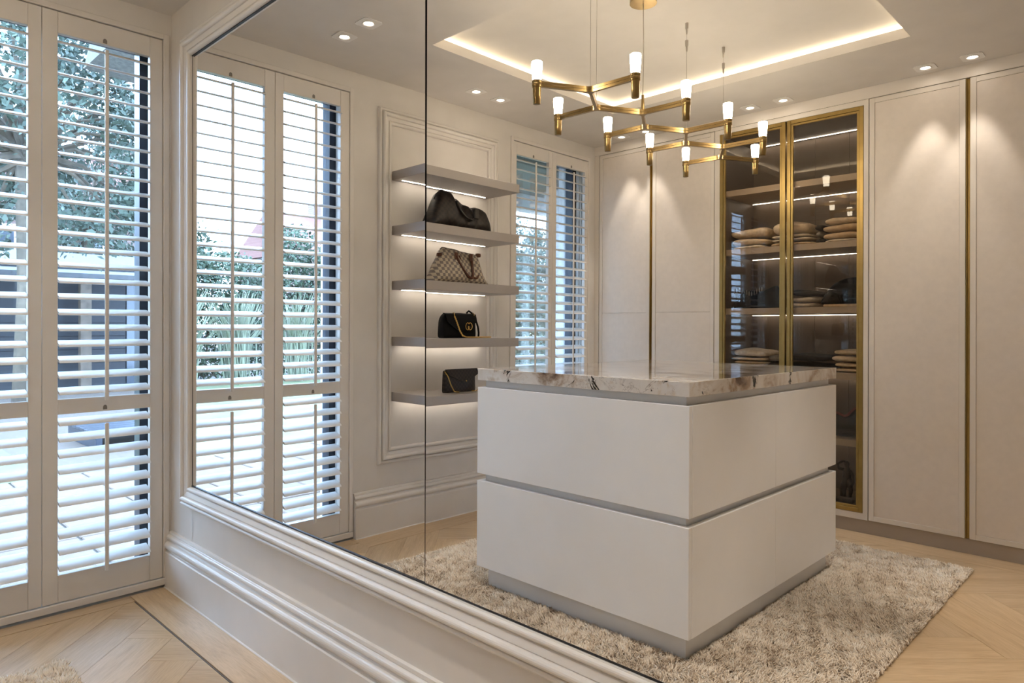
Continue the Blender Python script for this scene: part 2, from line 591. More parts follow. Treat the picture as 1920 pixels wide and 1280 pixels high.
def area(p):
    return abs(sum(p[i - 1][0] * p[i][1] - p[i][0] * p[i - 1][1] for i in range(len(p)))) / 2
PW, PL, GAP = .175, .79, .0005
def place_plank(cx, cyy, ang):
    ca, sa = math.cos(ang), math.sin(ang)
    hl, hw = PL / 2 - GAP, PW / 2 - GAP
    quad = [(cx + ca * u - sa * w, cyy + sa * u + ca * w) for u, w in ((-hl, -hw), (hl, -hw), (hl, hw), (-hl, hw))]
    gs = []
    for r in ((FX0, FX1, FY0, FY1), (NX0, FX0, NY0, FY1), (NX0, FX0, FY0, -2.215)):
        p = clip(quad, *r)
        if len(p) >= 3 and area(p) > 2e-4:
            loc = [((x - cx) * ca + (y - cyy) * sa, -(x - cx) * sa + (y - cyy) * ca) for x, y in p]
            gs.append(prism(loc, -.012, 0))
    if gs:
        me = mesh_of('plank', join(*gs), M['wood'])
        inst('plank', me, (cx, cyy, 0), fl, (0, 0, ang))
# herringbone: spines run along x; p runs along (1,-1), q along (1,1)
s2 = math.sqrt(.5)
for i in range(-20, 40):
    for j in range(-2, 6):
        for k in (0, 1):
            p, q = (i * PW + PL / 2, i * PW + PW / 2) if k == 0 else (i * PW - PW / 2, i * PW + PL / 2)
            p += j * PL
            q -= j * PL
            x, y = .1945 + (p + q) * s2, -.32 + (q - p) * s2
            if -.5 < x < XR + .5 and -3.5 < y < .4:
                place_plank(x, y, -PI / 4 if k == 0 else PI / 4)
def board(x0, x1, y0, y1, mat='wood', name='border_board', gap=.0022):
    L = max(x1 - x0, y1 - y0)
    alongx = (x1 - x0) >= (y1 - y0)
    cx, cy_ = (x0 + x1) / 2, (y0 + y1) / 2
    hw = (y1 - y0 if alongx else x1 - x0) / 2 - gap
    me = mesh_of(name, box(-L / 2 + .0006, L / 2 - .0006, -hw, hw, -.012, 0), M[mat])
    inst(name, me, (cx, cy_, 0), fl, (0, 0, 0 if alongx else PI / 2))
for a, b in ((.0, 1.62), (1.62, 3.3), (3.3, XR)):
    board(a, b, -.176, -.0)
board(NX0, XR, -.183, -.176, 'inlay', 'inlay_strip')
board(0, NX0, NY0, -.176, gap=.0040)
board(0, FX0, -2.2, NY0, gap=.0032)
board(0, NX0, -3.15, -2.2)
for a, b in ((NX0, 1.4), (1.4, 2.9), (2.9, XR)):
    board(a, b, -3.2, FY0)

# ------------------------------------------------------------------ mouldings
def arc(t0, t1, b, h, n=7):
    out = []
    for i in range(n + 1):
        a = PI * i / n
        out.append(((t0 + t1) / 2 - math.cos(a) * (t1 - t0) / 2, b + math.sin(a) * h))
    return out
FRAME_P = [(0, 0), (0, .011)] + arc(.001, .019, .011, .009) + [(.020, .010), (.023, .015), (.040, .021), (.041, .018)] + arc(.042, .067, .020, .0135, 9) + [(.068, .014), (.070, .010)] + arc(.0690, .0895, .010, .014) + [(.090, .006), (.090, 0)]
FRAME_P = [(t, p + .0) for t, p in FRAME_P]
def frame_sides(u0, u1, v0, v1, prof, to3):
    def rect(t): return (u0 - t, u1 + t, v0 - t, v1 + t)
    sides = []
    for s in range(4):
        V, F = [], []
        for t, p in prof:
            a, b, c, d = rect(t)
            ends = (((a, c), (b, c)), ((b, c), (b, d)), ((b, d), (a, d)), ((a, d), (a, c)))[s]
            for (u, v) in ends: V.append(to3(u, v, p))
        n = len(prof)
        for j in range(n - 1):
            F.append((2 * j, 2 * j + 1, 2 * j + 3, 2 * j + 2))
        F.append(tuple(2 * j for j in range(n)))
        F.append(tuple(2 * j + 1 for j in range(n))[::-1])
        sides.append((V, F))
    return sides
BASE_P = [(0, 0), (0, .0345), (.003, .0335), (.0045, .030), (.158, .030), (.163, .027), (.165, .021), (.171, .019)] + arc(.172, .206, .019, .014, 9) + [(.207, .017), (.213, .014)] + arc(.214, .236, .013, .009) + [(.238, .011), (.241, .012), (.250, .010), (.252, 0)]
def sweep(prof, a, b, to3):
    n = len(prof)
    V = [to3(a, z, p) for z, p in prof] + [to3(b, z, p) for z, p in prof]
    F = [(j, j + 1, n + j + 1, n + j) for j in range(n - 1)] + [tuple(range(n))[::-1], tuple(range(n, 2 * n))]
    return V, F
struct('baseboard_front', sweep(BASE_P, .004, XR - .032, lambda u, z, p: (u, -p, z)), M['trim'], 'tall profiled white baseboard under the mirror', 'baseboard')
struct('baseboard_left', sweep(BASE_P, W1[0] - .001, W2[1] + .001, lambda u, z, p: (p, u, z)), M['trim'], 'tall profiled baseboard between the two shuttered windows', 'baseboard')
struct('baseboard_right', sweep(BASE_P, -3.14, -.032, lambda u, z, p: (XR - p, u, z)), M['trim'], 'tall profiled baseboard on the wall opposite the windows', 'baseboard')
tp = thing('trim_3', 'white moulded panel frame around the handbag shelves', 'panel moulding', (0, -1.6, .4))
tp['kind'] = 'structure'
for g in frame_sides(-1.985, -1.210, .480, 2.355, FRAME_P, lambda u, v, p: (p, u, v)):
    part('moulding', g, M['trim'], tp)

# ------------------------------------------------------------------ mirror
mr = thing('wall_mirror', 'large wall mirror of two panes in a white moulded frame', 'mirror', (1.852, 0, .4))
for g in frame_sides(MX0, MX1, MZ0, MZ1, FRAME_P, lambda u, v, p: (u, -p, v)):
    part('frame_moulding', g, M['trim'], mr, label='white profiled frame moulding')
part('backing_board', box(MX0 + .006, MX1 - .006, .010, .028, MZ0 + .004, MZ1 - .004), M['black'], mr)
MS = 1.8518
def pane(x0, x1, a, b):
    f = lambda x, z: b * (z - 1.2) + a * (x - MS)
    z0, z1 = MZ0 + .0052, MZ1 - .0042
    V = [(x, f(x, z), z) for x, z in ((x0, z0), (x1, z0), (x1, z1), (x0, z1))] + [(x, f(x, z) + .004, z) for x, z in ((x0, z0), (x1, z0), (x1, z1), (x0, z1))]
    return V, [(0, 1, 2, 3), (7, 6, 5, 4), (0, 4, 5, 1), (1, 5, 6, 2), (2, 6, 7, 3), (3, 7, 4, 0)]
for b in (box(MX0 + .0005, MX1 - .0005, -.0040, .0095, MZ0 + .0005, MZ0 + .0050), box(MX0 + .0005, MX1 - .0005, -.0030, .0095, MZ1 - .0040, MZ1 - .0005),
          box(MX0 + .0005, MX0 + .0028, -.0012, .0095, MZ0 + .0052, MZ1 - .0042), box(MX1 - .0028, MX1 - .0005, -.0012, .0095, MZ0 + .0052, MZ1 - .0042)):
    part('edge_seal', b, M['black'], mr, label='thin black seal around the glass')
part('pane', pane(MX0 + .003, MS - .0026, -.0005, .0014), M['mirror'], mr, label='mirror pane beside the window')
part('pane', pane(MS + .0026, MX1 - .003, -.0002, .0043), M['mirror'], mr, label='mirror pane showing the wardrobes')

# ------------------------------------------------------------------ windows and shutters
def window(name, y0, y1, lab):
    w = thing(name, lab, 'window', (-.14, (y0 + y1) / 2, 0))
    w['kind'] = 'structure'
    yi0, yi1 = y0 + .034, y1 - .034
    for b in (box(-.175, -.105, yi0, yi0 + .055, .002, 2.50), box(-.175, -.105, yi1 - .055, yi1, .002, 2.50),
              box(-.175, -.105, yi0 + .055, yi1 - .055, .002, .075), box(-.175, -.105, yi0 + .055, yi1 - .055, 2.44, 2.50)):
        part('window_frame', b, M['navy'], w)
    for b in (box(-.29, -.06, y0 + .001, yi0, .002, 2.504), box(-.29, -.06, yi1, y1 - .001, .002, 2.504)):
        part('jamb', b, M['louver'], w)
    for b in (box(-.10, -.075, yi0, yi0 + .018, .002, 2.50), box(-.10, -.075, yi1 - .018, yi1, .002, 2.50)):
        part('stop_bead', b, M['louver'], w)
    part('pane', box(-.145, -.139, yi0 + .05, yi1 - .05, .07, 2.445), M['glass'], w)
    return w
window('window_1', *W1, 'tall window with dark blue frame beside the mirror wall')
window('window_2', *W2, 'tall window with dark blue frame beside the wardrobes')
def trim_frame(name, y0, y1, lab):
    t = thing(name, lab, 'window trim', (0, (y0 + y1) / 2, .012))
    t['kind'] = 'structure'
    for b in (cbox(-.05, .008, y0, y0 + .025, .044, WT), cbox(-.05, .008, y1 - .025, y1, .044, WT),
              cbox(-.05, .008, y0 + .025, y1 - .025, 2.482, WT), cbox(-.05, .010, y0, y1, .012, .042)):
        part('frame_bar', b, M['shut'], t)
trim_frame('trim_1', W1[0] + .002, W1[1] + .002, 'slim white frame around the shutters beside the mirror')
trim_frame('trim_2', W2[0] + .002, W2[1] - .002, 'slim white frame around the shutters beside the wardrobes')

TILT = math.radians(20)
def louver_mesh(L):
    prof = []
    for k in range(12):
        a = 2 * PI * k / 12
        prof.append((.038 * math.cos(a), .0058 * math.sin(a)))
    c, s = math.cos(TILT), math.sin(TILT)
    pr = [(u * c + v * s, -u * s + v * c) for u, v in prof]      # room edge (+x) low
    n = len(pr)
    V = [(x, -L / 2, z) for x, z in pr] + [(x, L / 2, z) for x, z in pr]
    F = [(i, (i + 1) % n, n + (i + 1) % n, n + i) for i in range(n)] + [tuple(range(n))[::-1], tuple(range(n, 2 * n))]
    return mesh_of('louver', (V, F), M['louver'], math.radians(40))
LM = {}
def shutter(y0, y1, st0, st1, label):
    t = thing('window_shutter', label, 'shutter', (-.014, (y0 + y1) / 2, .0455))
    zb, zt = .0455, 2.4785
    o0, o1 = y0 + st0, y1 - st1
    for a, b in ((y0, o0), (o1, y1)):
        part('stile', cbox(-.028, 0, a, b, zb, zt, .0015), M['shut'], t)
    for a, b in ((zb, .157), (.819, .881), (2.391, zt)):
        part('rail', cbox(-.027, -.0008, o0 + .0003, o1 - .0003, a, b, .0015), M['shut'], t)
    L = round(o1 - o0 - .004, 4)
    if L not in LM: LM[L] = louver_mesh(L)
    yc = (o0 + o1) / 2
    for n, a, b in ((23, .881, 2.391), (10, .157, .819)):
        for i in range(n):
            inst('louver', LM[L], (-.014, yc, a + (b - a) * (i + .5) / n), t)
    yr = yc - .003
    for a, b in ((.866, 2.36), (.141, .771)):
        part('tilt_rod', cbox(.020, .031, yr - .0075, yr + .0075, a, b, .003), M['shut'], t)
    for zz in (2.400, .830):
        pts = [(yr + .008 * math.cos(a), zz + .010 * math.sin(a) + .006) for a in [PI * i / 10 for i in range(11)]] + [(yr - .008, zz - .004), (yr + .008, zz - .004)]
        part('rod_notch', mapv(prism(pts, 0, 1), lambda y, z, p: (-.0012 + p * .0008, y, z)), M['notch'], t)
    return t
shutter(-.4975, -.0370, .0545, .053, 'louvred white shutter panel hinged in the corner beside the mirror frame')
shutter(-.9350, -.4995, .056, .046, 'louvred white shutter panel between the corner panel and the handbag shelves')
shutter(-2.6460, -2.2170, .040, .050, 'louvred white shutter panel right beside the handbag shelves')
shutter(-3.0700, -2.6480, .042, .042, 'louvred white shutter panel next to the closed wardrobe')

# ------------------------------------------------------------------ handbag shelves
SZ = [2.087, 1.768, 1.447, 1.122, .799]
SL = ['grey floating shelf at the top of the handbag rack, left empty', 'grey floating shelf under the dark brown duffel bag', 'grey floating shelf under the cream checked tote',
      'grey floating shelf under the black chain bag', 'lowest grey floating shelf, under the small envelope clutch']
for z, l in zip(SZ, SL):
    t = thing('floating_shelf', l, 'shelf', (.155, -1.595, z - .052), 'handbag shelves')
    part('board', cbox(.0, .315, -1.968, -1.222, z - .052, z, .001), M['shelf'], t)
    part('led_strip', box(.041, .047, -1.925, -1.262, z - .0540, z - .0515), M['shelfled'], t, label='lit strip under the shelf')

# ------------------------------------------------------------------ downlights
def downlight(x, y, lab, grp, power):
    t = thing('downlight', lab, 'downlight', (x, y, H - .004), grp)
    h, r = .050, .030
    V, F = [], []
    n = 24
    def sq(a):
        c, s = math.cos(a), math.sin(a)
        k = h / max(abs(c), abs(s))
        return (x + c * k, y + s * k)
    an = [2 * PI * (k + .5) / n for k in range(n)]
    for zz in (H - .004, H - .0005):
        V += [(*sq(a), zz) for a in an]
        V += [(x + r * math.cos(a), y + r * math.sin(a), zz) for a in an]
    for k in range(n):
        k2 = (k + 1) % n
        F.append((k, k2, n + k2, n + k))
        F.append((k, k2, 2 * n + k2, 2 * n + k))
        F.append((n + k, n + k2, 3 * n + k2, 3 * n + k))
    part('trim_plate', (V, F), M['white'], t)
    pr = [(.031, 0), (.031, -.0055), (.0285, -.0065), (.0225, -.003), (.0205, .0015)]
    V, F = [], []
    for rr, zz in pr:
        V += [(x + rr * math.cos(a), y + rr * math.sin(a), H - .001 + zz) for a in an]
    for i in range(len(pr) - 1):
        F += [(i * n + k, i * n + (k + 1) % n, (i + 1) * n + (k + 1) % n, (i + 1) * n + k) for k in range(n)]
    part('bezel', (V, F), M['white'], t, True)
    part('lamp', lathe([(.0208, 0), (.0208, .001)], (x, y, H - .0025), 24), M['lamp'], t, label='lit lens')
    ld = bpy.data.lights.new('spot', 'SPOT')
    ld.energy = power
    ld.color = (1, .91, .80)
    ld.spot_size = math.radians(50)
    ld.spot_blend = .50
    ld.shadow_soft_size = .02
    lo = bpy.data.objects.new('spot_beam', ld)
    COL.objects.link(lo)
    lo.parent = t
    lo.location = (0, 0, -.006)
DL = [((.377, -.667), (.588, -.664), 'downlight of the pair above the corner shutters', 'downlights by the mirror corner', P_SPOT * .45),
      ((.281, -1.624), (.278, -1.831), 'downlight of the pair above the handbag shelves', 'downlights above the handbag shelves', P_SPOT),
      ((.344, -3.022), (.552, -3.022), 'downlight of the pair above the window-side wardrobe', 'downlights above the window-side wardrobe', P_SPOT * .68),
      ((1.330, -3.030), (1.543, -3.030), 'downlight of the pair above the glass-fronted wardrobe', 'downlights above the glass wardrobe', P_SPOT * .68),
      ((2.316, -3.030), (2.531, -3.030), 'downlight of the pair above the far wardrobe', 'downlights above the far wardrobe', P_SPOT * .68),
      ((1.390, -.667), (1.600, -.667), 'downlight of the pair above the middle of the mirror', 'downlights above the mirror middle', P_SPOT),
      ((2.400, -.667), (2.610, -.667), 'downlight of the pair above the mirror end', 'downlights above the mirror end', P_SPOT),
      ((2.712, -1.624), (2.712, -1.831), 'added downlight of the pair opposite the handbag shelves', 'added downlights opposite the handbag shelves', P_SPOT),  # pair out of view, added to brighten the rug and island side
      ((3.430, -1.000), (3.430, -1.210), 'added downlight near the wall opposite the windows', 'added downlights near the opposite wall', P_SPOT),  # unseen pair, added to lift the dark camera side of the room
      ((3.430, -2.300), (3.430, -2.510), 'added downlight of the pair by the far wardrobe', 'added downlights in the wardrobe corner', P_SPOT)]  # added out of view to light the floor by the far wardrobe
for a, b, l, gname, pw in DL:
    if abs(a[0] - b[0]) > .1:
        ea, eb = ', the one nearer the windows', ', the one farther from the windows'
    else:
        ea, eb = ', the one nearer the mirror', ', the one nearer the wardrobes'
    downlight(*a, l + ea, gname, pw)
    downlight(*b, l + eb, gname, pw)

# ================================================================== WARDROBES
D = -3.147
YK = -3.70
def closed_unit(x0, x1, doors, label, seam=None):
    t = thing('wardrobe', label, 'wardrobe', ((x0 + x1) / 2, -3.43, .0785))
    part('body', box(x0, x1, YK, D - .024, .0785, 2.531), M['cabedge'], t)
    for a, b, pull in doors:
        z0, z1 = .081, 2.529
        f = .028
        dr = part('door', join(box(a + .001, b - .001, D - .023, D - .008, z0 + .001, z1 - .001)), M['cab'], t)
        zs = [z0 + f, z1 - f]
        if seam: zs = [z0 + f, seam - .001, seam + .001, z1 - f]
        for i in range(0, len(zs), 2):
            part('panel', cbox(a + f + .0006, b - f - .0006, D - .008, D - .0035, zs[i] + .0006, zs[i + 1] - .0006, .001), M['cab'], dr)
        for p, q in ((a, a + f), (b - f, b)):
            part('stile', cbox(p, q, D - .0225, D, z0, z1, .001), M['cabedge'], dr)
        for p, q in ((z0, z0 + f), (z1 - f, z1)):
            part('rail', cbox(a + f, b - f, D - .0225, D - .0002, p, q, .001), M['cabedge'], dr)
        if pull:
            px = b + .003 if pull > 0 else a - .019
            part('pull_strip', join(cbox(px, px + .003, D - .020, D + .002, z0, z1, .0008), cbox(px + .003, px + .016, D - .020, D - .012, z0, z1, .0008)), M['brass'], dr, label='vertical brass pull')
    return t
closed_unit(.046, 1.022, ((.050, .507, 1), (.530, 1.020, 0)), 'closed greige wardrobe between the window and the glass doors', 1.304)
closed_unit(1.999, 2.9875, ((2.002, 2.478, 1), (2.499, 2.986, 0)), 'closed greige wardrobe on the far side of the glass doors')
closed_unit(2.989, 3.985, ((2.992, 3.474, 1), (3.495, 3.983, 0)), 'closed greige wardrobe against the wall opposite the windows')
struct('baseboard_back', box(.0, XR, D - .03, D - .010, .0, .078), M['plinth'], 'taupe plinth along the foot of the wardrobes', 'plinth')
struct('trim_4', join(box(.001, XR - .001, D - .02, D + .004, 2.5325, 2.5995), box(.001, .0445, D - .02, D, .079, 2.532)), M['cabedge'], 'greige filler strip between the wardrobes and the ceiling', 'filler trim')

# glass-fronted unit
GX0, GX1 = 1.025, 1.997
gu = thing('display_wardrobe', 'open-shelved wardrobe behind brass-framed smoked glass doors', 'wardrobe', (1.511, -3.4, .0785))
for b in (box(GX0, GX0 + .036, D - .5, D - .001, .0785, 2.531), box(GX1 - .026, GX1, D - .5, D - .001, .0785, 2.531)):
    part('side_panel', b, M['cabedge'], gu)
part('top_panel', box(GX0 + .036, GX1 - .026, D - .5, D - .001, 2.501, 2.531), M['cabedge'], gu)
part('bottom_panel', box(GX0 + .036, GX1 - .026, D - .5, D - .001, .0785, .116), M['cabedge'], gu)
for b in (box(GX0 + .037, GX0 + .052, D - .49, D - .030, .117, 2.5), box(GX1 - .042, GX1 - .027, D - .49, D - .030, .117, 2.5)):
    part('lining', b, M['inside'], gu)
part('lining', box(GX0 + .053, GX1 - .043, D - .49, D - .030, .1165, .135), M['inside'], gu)
part('lining', box(GX0 + .053, GX1 - .043, D - .49, D - .030, 2.485, 2.5005), M['inside'], gu)
for k in range(4):
    w = (GX1 - GX0 - .096) / 4
    part('back_panel', box(GX0 + .053 + w * k + .0008, GX0 + .053 + w * (k + 1) - .0008, D - .49, D - .475, .1355, 2.4845), M['inside'], gu)
CZ = [2.120, 1.722, 1.325, .927, .530]
for z in CZ:
    part('shelf', cbox(GX0 + .0535, GX1 - .0435, D - .474, D - .040, z - .040, z, .001), M['cshelf'], gu)
    part('led_strip', box(GX0 + .07, GX1 - .06, D - .4345, D - .4312, z - .0425, z - .0395), M['cabled'], gu, label='lit strip under the shelf')
part('led_strip', box(GX0 + .07, GX1 - .06, D - .4345, D - .4312, 2.4815, 2.4845), M['cabled'], gu, label='lit strip under the cabinet top')
def glass_door(a, b):
    z0, z1 = .118, 2.499
    o, i2 = .023, .037
    dr = part('door', box(a + i2 - .004, b - i2 + .004, D - .013, D - .009, z0 + i2 - .004, z1 - i2 + .004), M['smoke'], gu, label='smoked glass pane')
    for p, q in ((a, a + o), (b - o, b)):
        part('stile', cbox(p, q, D - .022, D + .001, z0, z1, .001), M['brass'], dr)
    for p, q in ((z0, z0 + o), (z1 - o, z1)):
        part('rail', cbox(a + o, b - o, D - .022, D + .001, p, q, .001), M['brass'], dr)
    for p, q in ((a + o + .001, a + i2), (b - i2, b - o - .001)):
        part('inner_stile', cbox(p, q, D - .020, D - .003, z0 + o + .001, z1 - o - .001, .001), M['brass'], dr)
    for p, q in ((z0 + o + .001, z0 + i2), (z1 - i2, z1 - o - .001)):
        part('inner_rail', cbox(a + i2, b - i2, D - .020, D - .003, p, q, .001), M['brass'], dr)
glass_door(1.0625, 1.509)
glass_door(1.5195, 1.9695)

# ================================================================== ISLAND
ix0, ix1, iy0, iy1 = 1.0035, 2.085, -2.387, -.980
isl = thing('island', 'white dressing island of drawers with a veined marble top', 'island', ((ix0 + ix1) / 2, (iy0 + iy1) / 2, .009))
part('plinth', box(ix0 + .035, ix1 - .035, iy0 + .035, iy1 - .042, .009, .101), M['islandgap'], isl)
part('carcass', box(ix0 + .028, ix1 - .028, iy0 + .028, iy1 - .028, .1012, .9445), M['islandgap'], isl)
part('worktop', cbox(ix0, ix1, iy0, iy1, .945, .998, .0015), M['marble'], isl, label='veined marble worktop')
ISP = -1.688
T = .022
fr = []
for z0, z1 in ((.101, .490), (.522, .914)):
    fr.append(cbox(ix0, ix1 - .0005, iy1 - T, iy1, z0, z1, .0012))
    fr.append(cbox(ix0, ix1 - .0005, iy0, iy0 + T, z0, z1, .0012))
    for a, b in ((iy0 + T + .001, ISP - .0008), (ISP + .0008, iy1 - T - .001)):
        fr.append(cbox(ix1 - T, ix1 + .0005, a, b, z0, z1, .0012))
        fr.append(cbox(ix0 - .0005, ix0 + T, a, b, z0, z1, .0012))
for g in fr:
    part('drawer_front', g, M['island'], isl)

# ================================================================== RUG
RX0, RX1, RY0, RY1 = .510, 2.575, -2.835, -.535
rug = thing('rug', 'shaggy beige rug spread under the island', 'rug', ((RX0 + RX1) / 2, (RY0 + RY1) / 2, 0.0005))
part('backing', box(RX0 + .004, RX1 - .004, RY0 + .004, RY1 - .004, .0008, .0085), M['rugbase'], rug)
def rug_pile(N=200000):
    x = RNG.uniform(RX0, RX1, N)
    y = RNG.uniform(RY0, RY1, N)
    keep = ~((x > ix0 + .03) & (x < ix1 - .03) & (y > iy0 + .03) & (y < iy1 - .037))
    x, y = x[keep], y[keep]
    n = len(x)
    def lf(s, k):
        r = np.random.default_rng(k)
        out = np.zeros(n)
        for _ in range(6):
            a = r.uniform(0, 2 * PI)
            f = s * r.uniform(.5, 1.6)
            out += np.sin((x * math.cos(a) + y * math.sin(a)) * f + r.uniform(0, 6.28))
        return out / 3.0
    th = 1.2 + 1.3 * lf(7, 1) + 1.2 * lf(40, 2) + RNG.normal(0, .9, n)
    lean = np.clip(.55 + .15 * lf(9, 3) + .22 * lf(60, 4) + RNG.normal(0, .15, n), .05, 1.15)
    L = .024 * (1 + .10 * lf(25, 5)) * RNG.uniform(.75, 1.15, n)
    edge = np.minimum.reduce([x - RX0, RX1 - x, y - RY0, RY1 - y])
    L *= np.clip(.75 + edge / .06, .75, 1)
    isld = np.maximum.reduce([ix0 + .03 - x, x - ix1 + .03, iy0 + .03 - y, y - iy1 + .037])
    L *= np.clip(.55 + isld / .05, .55, 1)
    dx, dy = np.cos(th), np.sin(th)
    rad = RNG.uniform(.0020, .0034, n)
    b = np.stack([x, y, np.full(n, .006)], 1)
    m = b + np.stack([dx * np.sin(lean * .6) * L * .55, dy * np.sin(lean * .6) * L * .55, np.cos(lean * .6) * L * .55], 1)
    t = m + np.stack([dx * np.sin(lean * 1.3) * L * .5, dy * np.sin(lean * 1.3) * L * .5, np.cos(lean * 1.3) * L * .5], 1)
    V = np.zeros((n, 7, 3))
    ph = RNG.uniform(0, 6.28, n)
    for k in range(3):
        a = ph + 2 * PI * k / 3
        o = np.stack([np.cos(a) * rad, np.sin(a) * rad, np.zeros(n)], 1)
        V[:, k] = b + o * .8
        V[:, 3 + k] = m + o * 1.15
    V[:, 6] = t
    V -= np.array([(RX0 + RX1) / 2, (RY0 + RY1) / 2, .0005])
    idx = np.arange(n)[:, None] * 7
    tri = np.concatenate([idx + np.array(q) for q in ((0, 1, 4), (0, 4, 3), (1, 2, 5), (1, 5, 4), (2, 0, 3), (2, 3, 5), (3, 4, 6), (4, 5, 6), (5, 3, 6))], 0)
    me = bpy.data.meshes.new('pile')
    me.vertices.add(n * 7)
    me.vertices.foreach_set('co', V.reshape(-1))
    me.loops.add(len(tri) * 3)
    me.loops.foreach_set('vertex_index', tri.reshape(-1).astype(np.int32))
    me.polygons.add(len(tri))
    me.polygons.foreach_set('loop_start', (np.arange(len(tri)) * 3).astype(np.int32))
    me.update(calc_edges=True)
    tone = np.clip(.55 + .13 * lf(12, 7) + .20 * lf(90, 8) + RNG.normal(0, .20, n), 0, 1)  # random strand tone, plus lay shading and shaded pits put into the colour
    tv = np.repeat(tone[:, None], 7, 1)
    tv[:, :3] *= .85  # roots darkened in colour to stand for shade deep in the pile
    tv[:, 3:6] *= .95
    at = me.attributes.new('tone', 'FLOAT', 'POINT')
    at.data.foreach_set('value', tv.reshape(-1).astype(np.float32))
    me.polygons.foreach_set('use_smooth', [True] * len(tri))
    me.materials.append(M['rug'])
    o = bpy.data.objects.new('pile', me)
    COL.objects.link(o)
    o.parent = rug
    o['kind'] = 'stuff'
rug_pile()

# ================================================================== CHANDELIER
CZ0 = 2.150
AL = .2255
ROTC = math.radians(-1.2)
A0 = Vector((1.590, -1.048))
def chrot(v):
    c, s = math.cos(ROTC), math.sin(ROTC)
    return Vector((c * v.x - s * v.y, s * v.x + c * v.y))
def dirv(deg): return chrot(Vector((math.cos(math.radians(deg)), math.sin(math.radians(deg)))))
ch = thing('chandelier', 'branching bronze chandelier with ten lit opal glass cups', 'chandelier', (1.53, -1.73, CZ0))
nodes = [A0.copy()]
for k in range(7):
    nodes.append(nodes[-1] + dirv(240 if k % 2 == 0 else 300) * AL)
def ybranch(c, degs, R=.072, w=.0068, fr=.030):
    pts = []
    ds = sorted(degs)
    for i, d in enumerate(ds):
        u = dirv(d)
        nrm = Vector((-u.y, u.x))
        pts.append(c + u * R - nrm * w)
        pts.append(c + u * R + nrm * w)
        d2 = ds[(i + 1) % 3]
        u2 = dirv(d2)
        n2 = Vector((-u2.y, u2.x))
        bis = (u + u2).normalized()
        half = math.radians(60)
        dist = w / math.sin(half)
        corner = c + bis * dist
        cc = c + bis * ((w + fr) / math.sin(half))
        tl = (w + fr) / math.tan(half)
        s = c + u * tl + nrm * w
        e2 = c + u2 * tl - n2 * w
        a0 = math.atan2(s.y - cc.y, s.x - cc.x)
        a1 = math.atan2(e2.y - cc.y, e2.x - cc.x)
        while a1 - a0 > PI: a1 -= 2 * PI
        while a1 - a0 < -PI: a1 += 2 * PI
        for q in range(7):
            a = a0 + (a1 - a0) * q / 6
            pts.append(cc + Vector((math.cos(a), math.sin(a))) * fr)
    return [(p.x, p.y) for p in pts]
def bar_layers(poly):
    return join(prism(poly, CZ0 - .0115, CZ0 - .0007), prism(poly, CZ0 + .0007, CZ0 + .0115))
ends = []
for i, c in enumerate(nodes):
    if i % 2 == 0:
        degs = [0, 120, 240]
    else:
        degs = [60, 180, 300]
    part('branch_joint', bar_layers(ybranch(c, degs)), M['chbrass'], ch)
    free = 0 if i % 2 == 0 else 180
    ends.append((c, free, .215))
    if i == 0: ends.append((c, 120, .229))
    if i == 7: ends.append((c, 300, .229))
    if i < 7:
        d = dirv(240 if i % 2 == 0 else 300)
        nr = Vector((-d.y, d.x)) * .0068
        a, b = c + d * .0725, nodes[i + 1] - d * .0725
        part('arm', bar_layers([tuple(a - nr), tuple(b - nr), tuple(b + nr), tuple(a + nr)]), M['chbrass'], ch)
for c, dg, L in ends:
    d = dirv(dg)
    nr = Vector((-d.y, d.x)) * .0068
    a, b = c + d * .0725, c + d * (L - .012)
    part('arm', bar_layers([tuple(a - nr), tuple(b - nr), tuple(b + nr), tuple(a + nr)]), M['chbrass'], ch)
    p = c + d * L
    hd = part('lamp_holder', lathe([(.0145, -.080), (.0150, -.0795), (.0165, -.045), (.0172, -.0155), (.0185, -.0150), (.0195, -.0130), (.0195, .0005), (.0190, .001), (.0190, .002), (.0195, .0025), (.0195, .0125), (.0188, .0135), (.0150, .0137)], (p.x, p.y, CZ0), 28), M['chbrass'], ch, math.radians(50))
    part('glass_shade', lathe([(.0172, .0138), (.0180, .022), (.0200, .045), (.0218, .068), (.0222, .080), (.0215, .0865), (.0185, .0885), (.010, .089)], (p.x, p.y, CZ0), 28), M['shade'], hd, math.radians(60), 'lit opal glass cup')
cn = nodes[2]
part('canopy', lathe([(.060, 0), (.060, .030), (.056, .040), (.03, .0405)], (cn.x, cn.y, TOP - .0412), 32), M['chbrass'], ch, math.radians(40))
part('stem', lathe([(.0085, .0117), (.0078, .030), (.0065, .060), (.0060, .078), (.003, .079)], (cn.x, cn.y, CZ0), 16), M['chbrass'], ch, math.radians(40))
part('power_cable', tube([(cn.x, cn.y, CZ0 + .078), (cn.x + .003, cn.y, 2.40), (cn.x, cn.y, TOP - .040)], .0022, 8), M['steel'], ch)
for i in (0, 1, 4, 6):
    c = nodes[i]
    part('suspension_wire', tube([(c.x, c.y, CZ0 + .011), (c.x, c.y, TOP - .02)], .0009, 6), M['steel'], ch)
    if i > 1:
        part('wire_gripper', lathe([(.0030, -.055), (.0045, -.045), (.0050, -.030), (.0075, -.028), (.0080, 0)], (c.x, c.y, TOP - .085), 14), M['steel'], ch)
    part('wire_gripper', lathe([(.0030, -.055), (.0045, -.045), (.0050, -.030), (.0075, -.028), (.0080, 0)], (c.x, c.y, TOP - .0005), 14), M['steel'], ch)

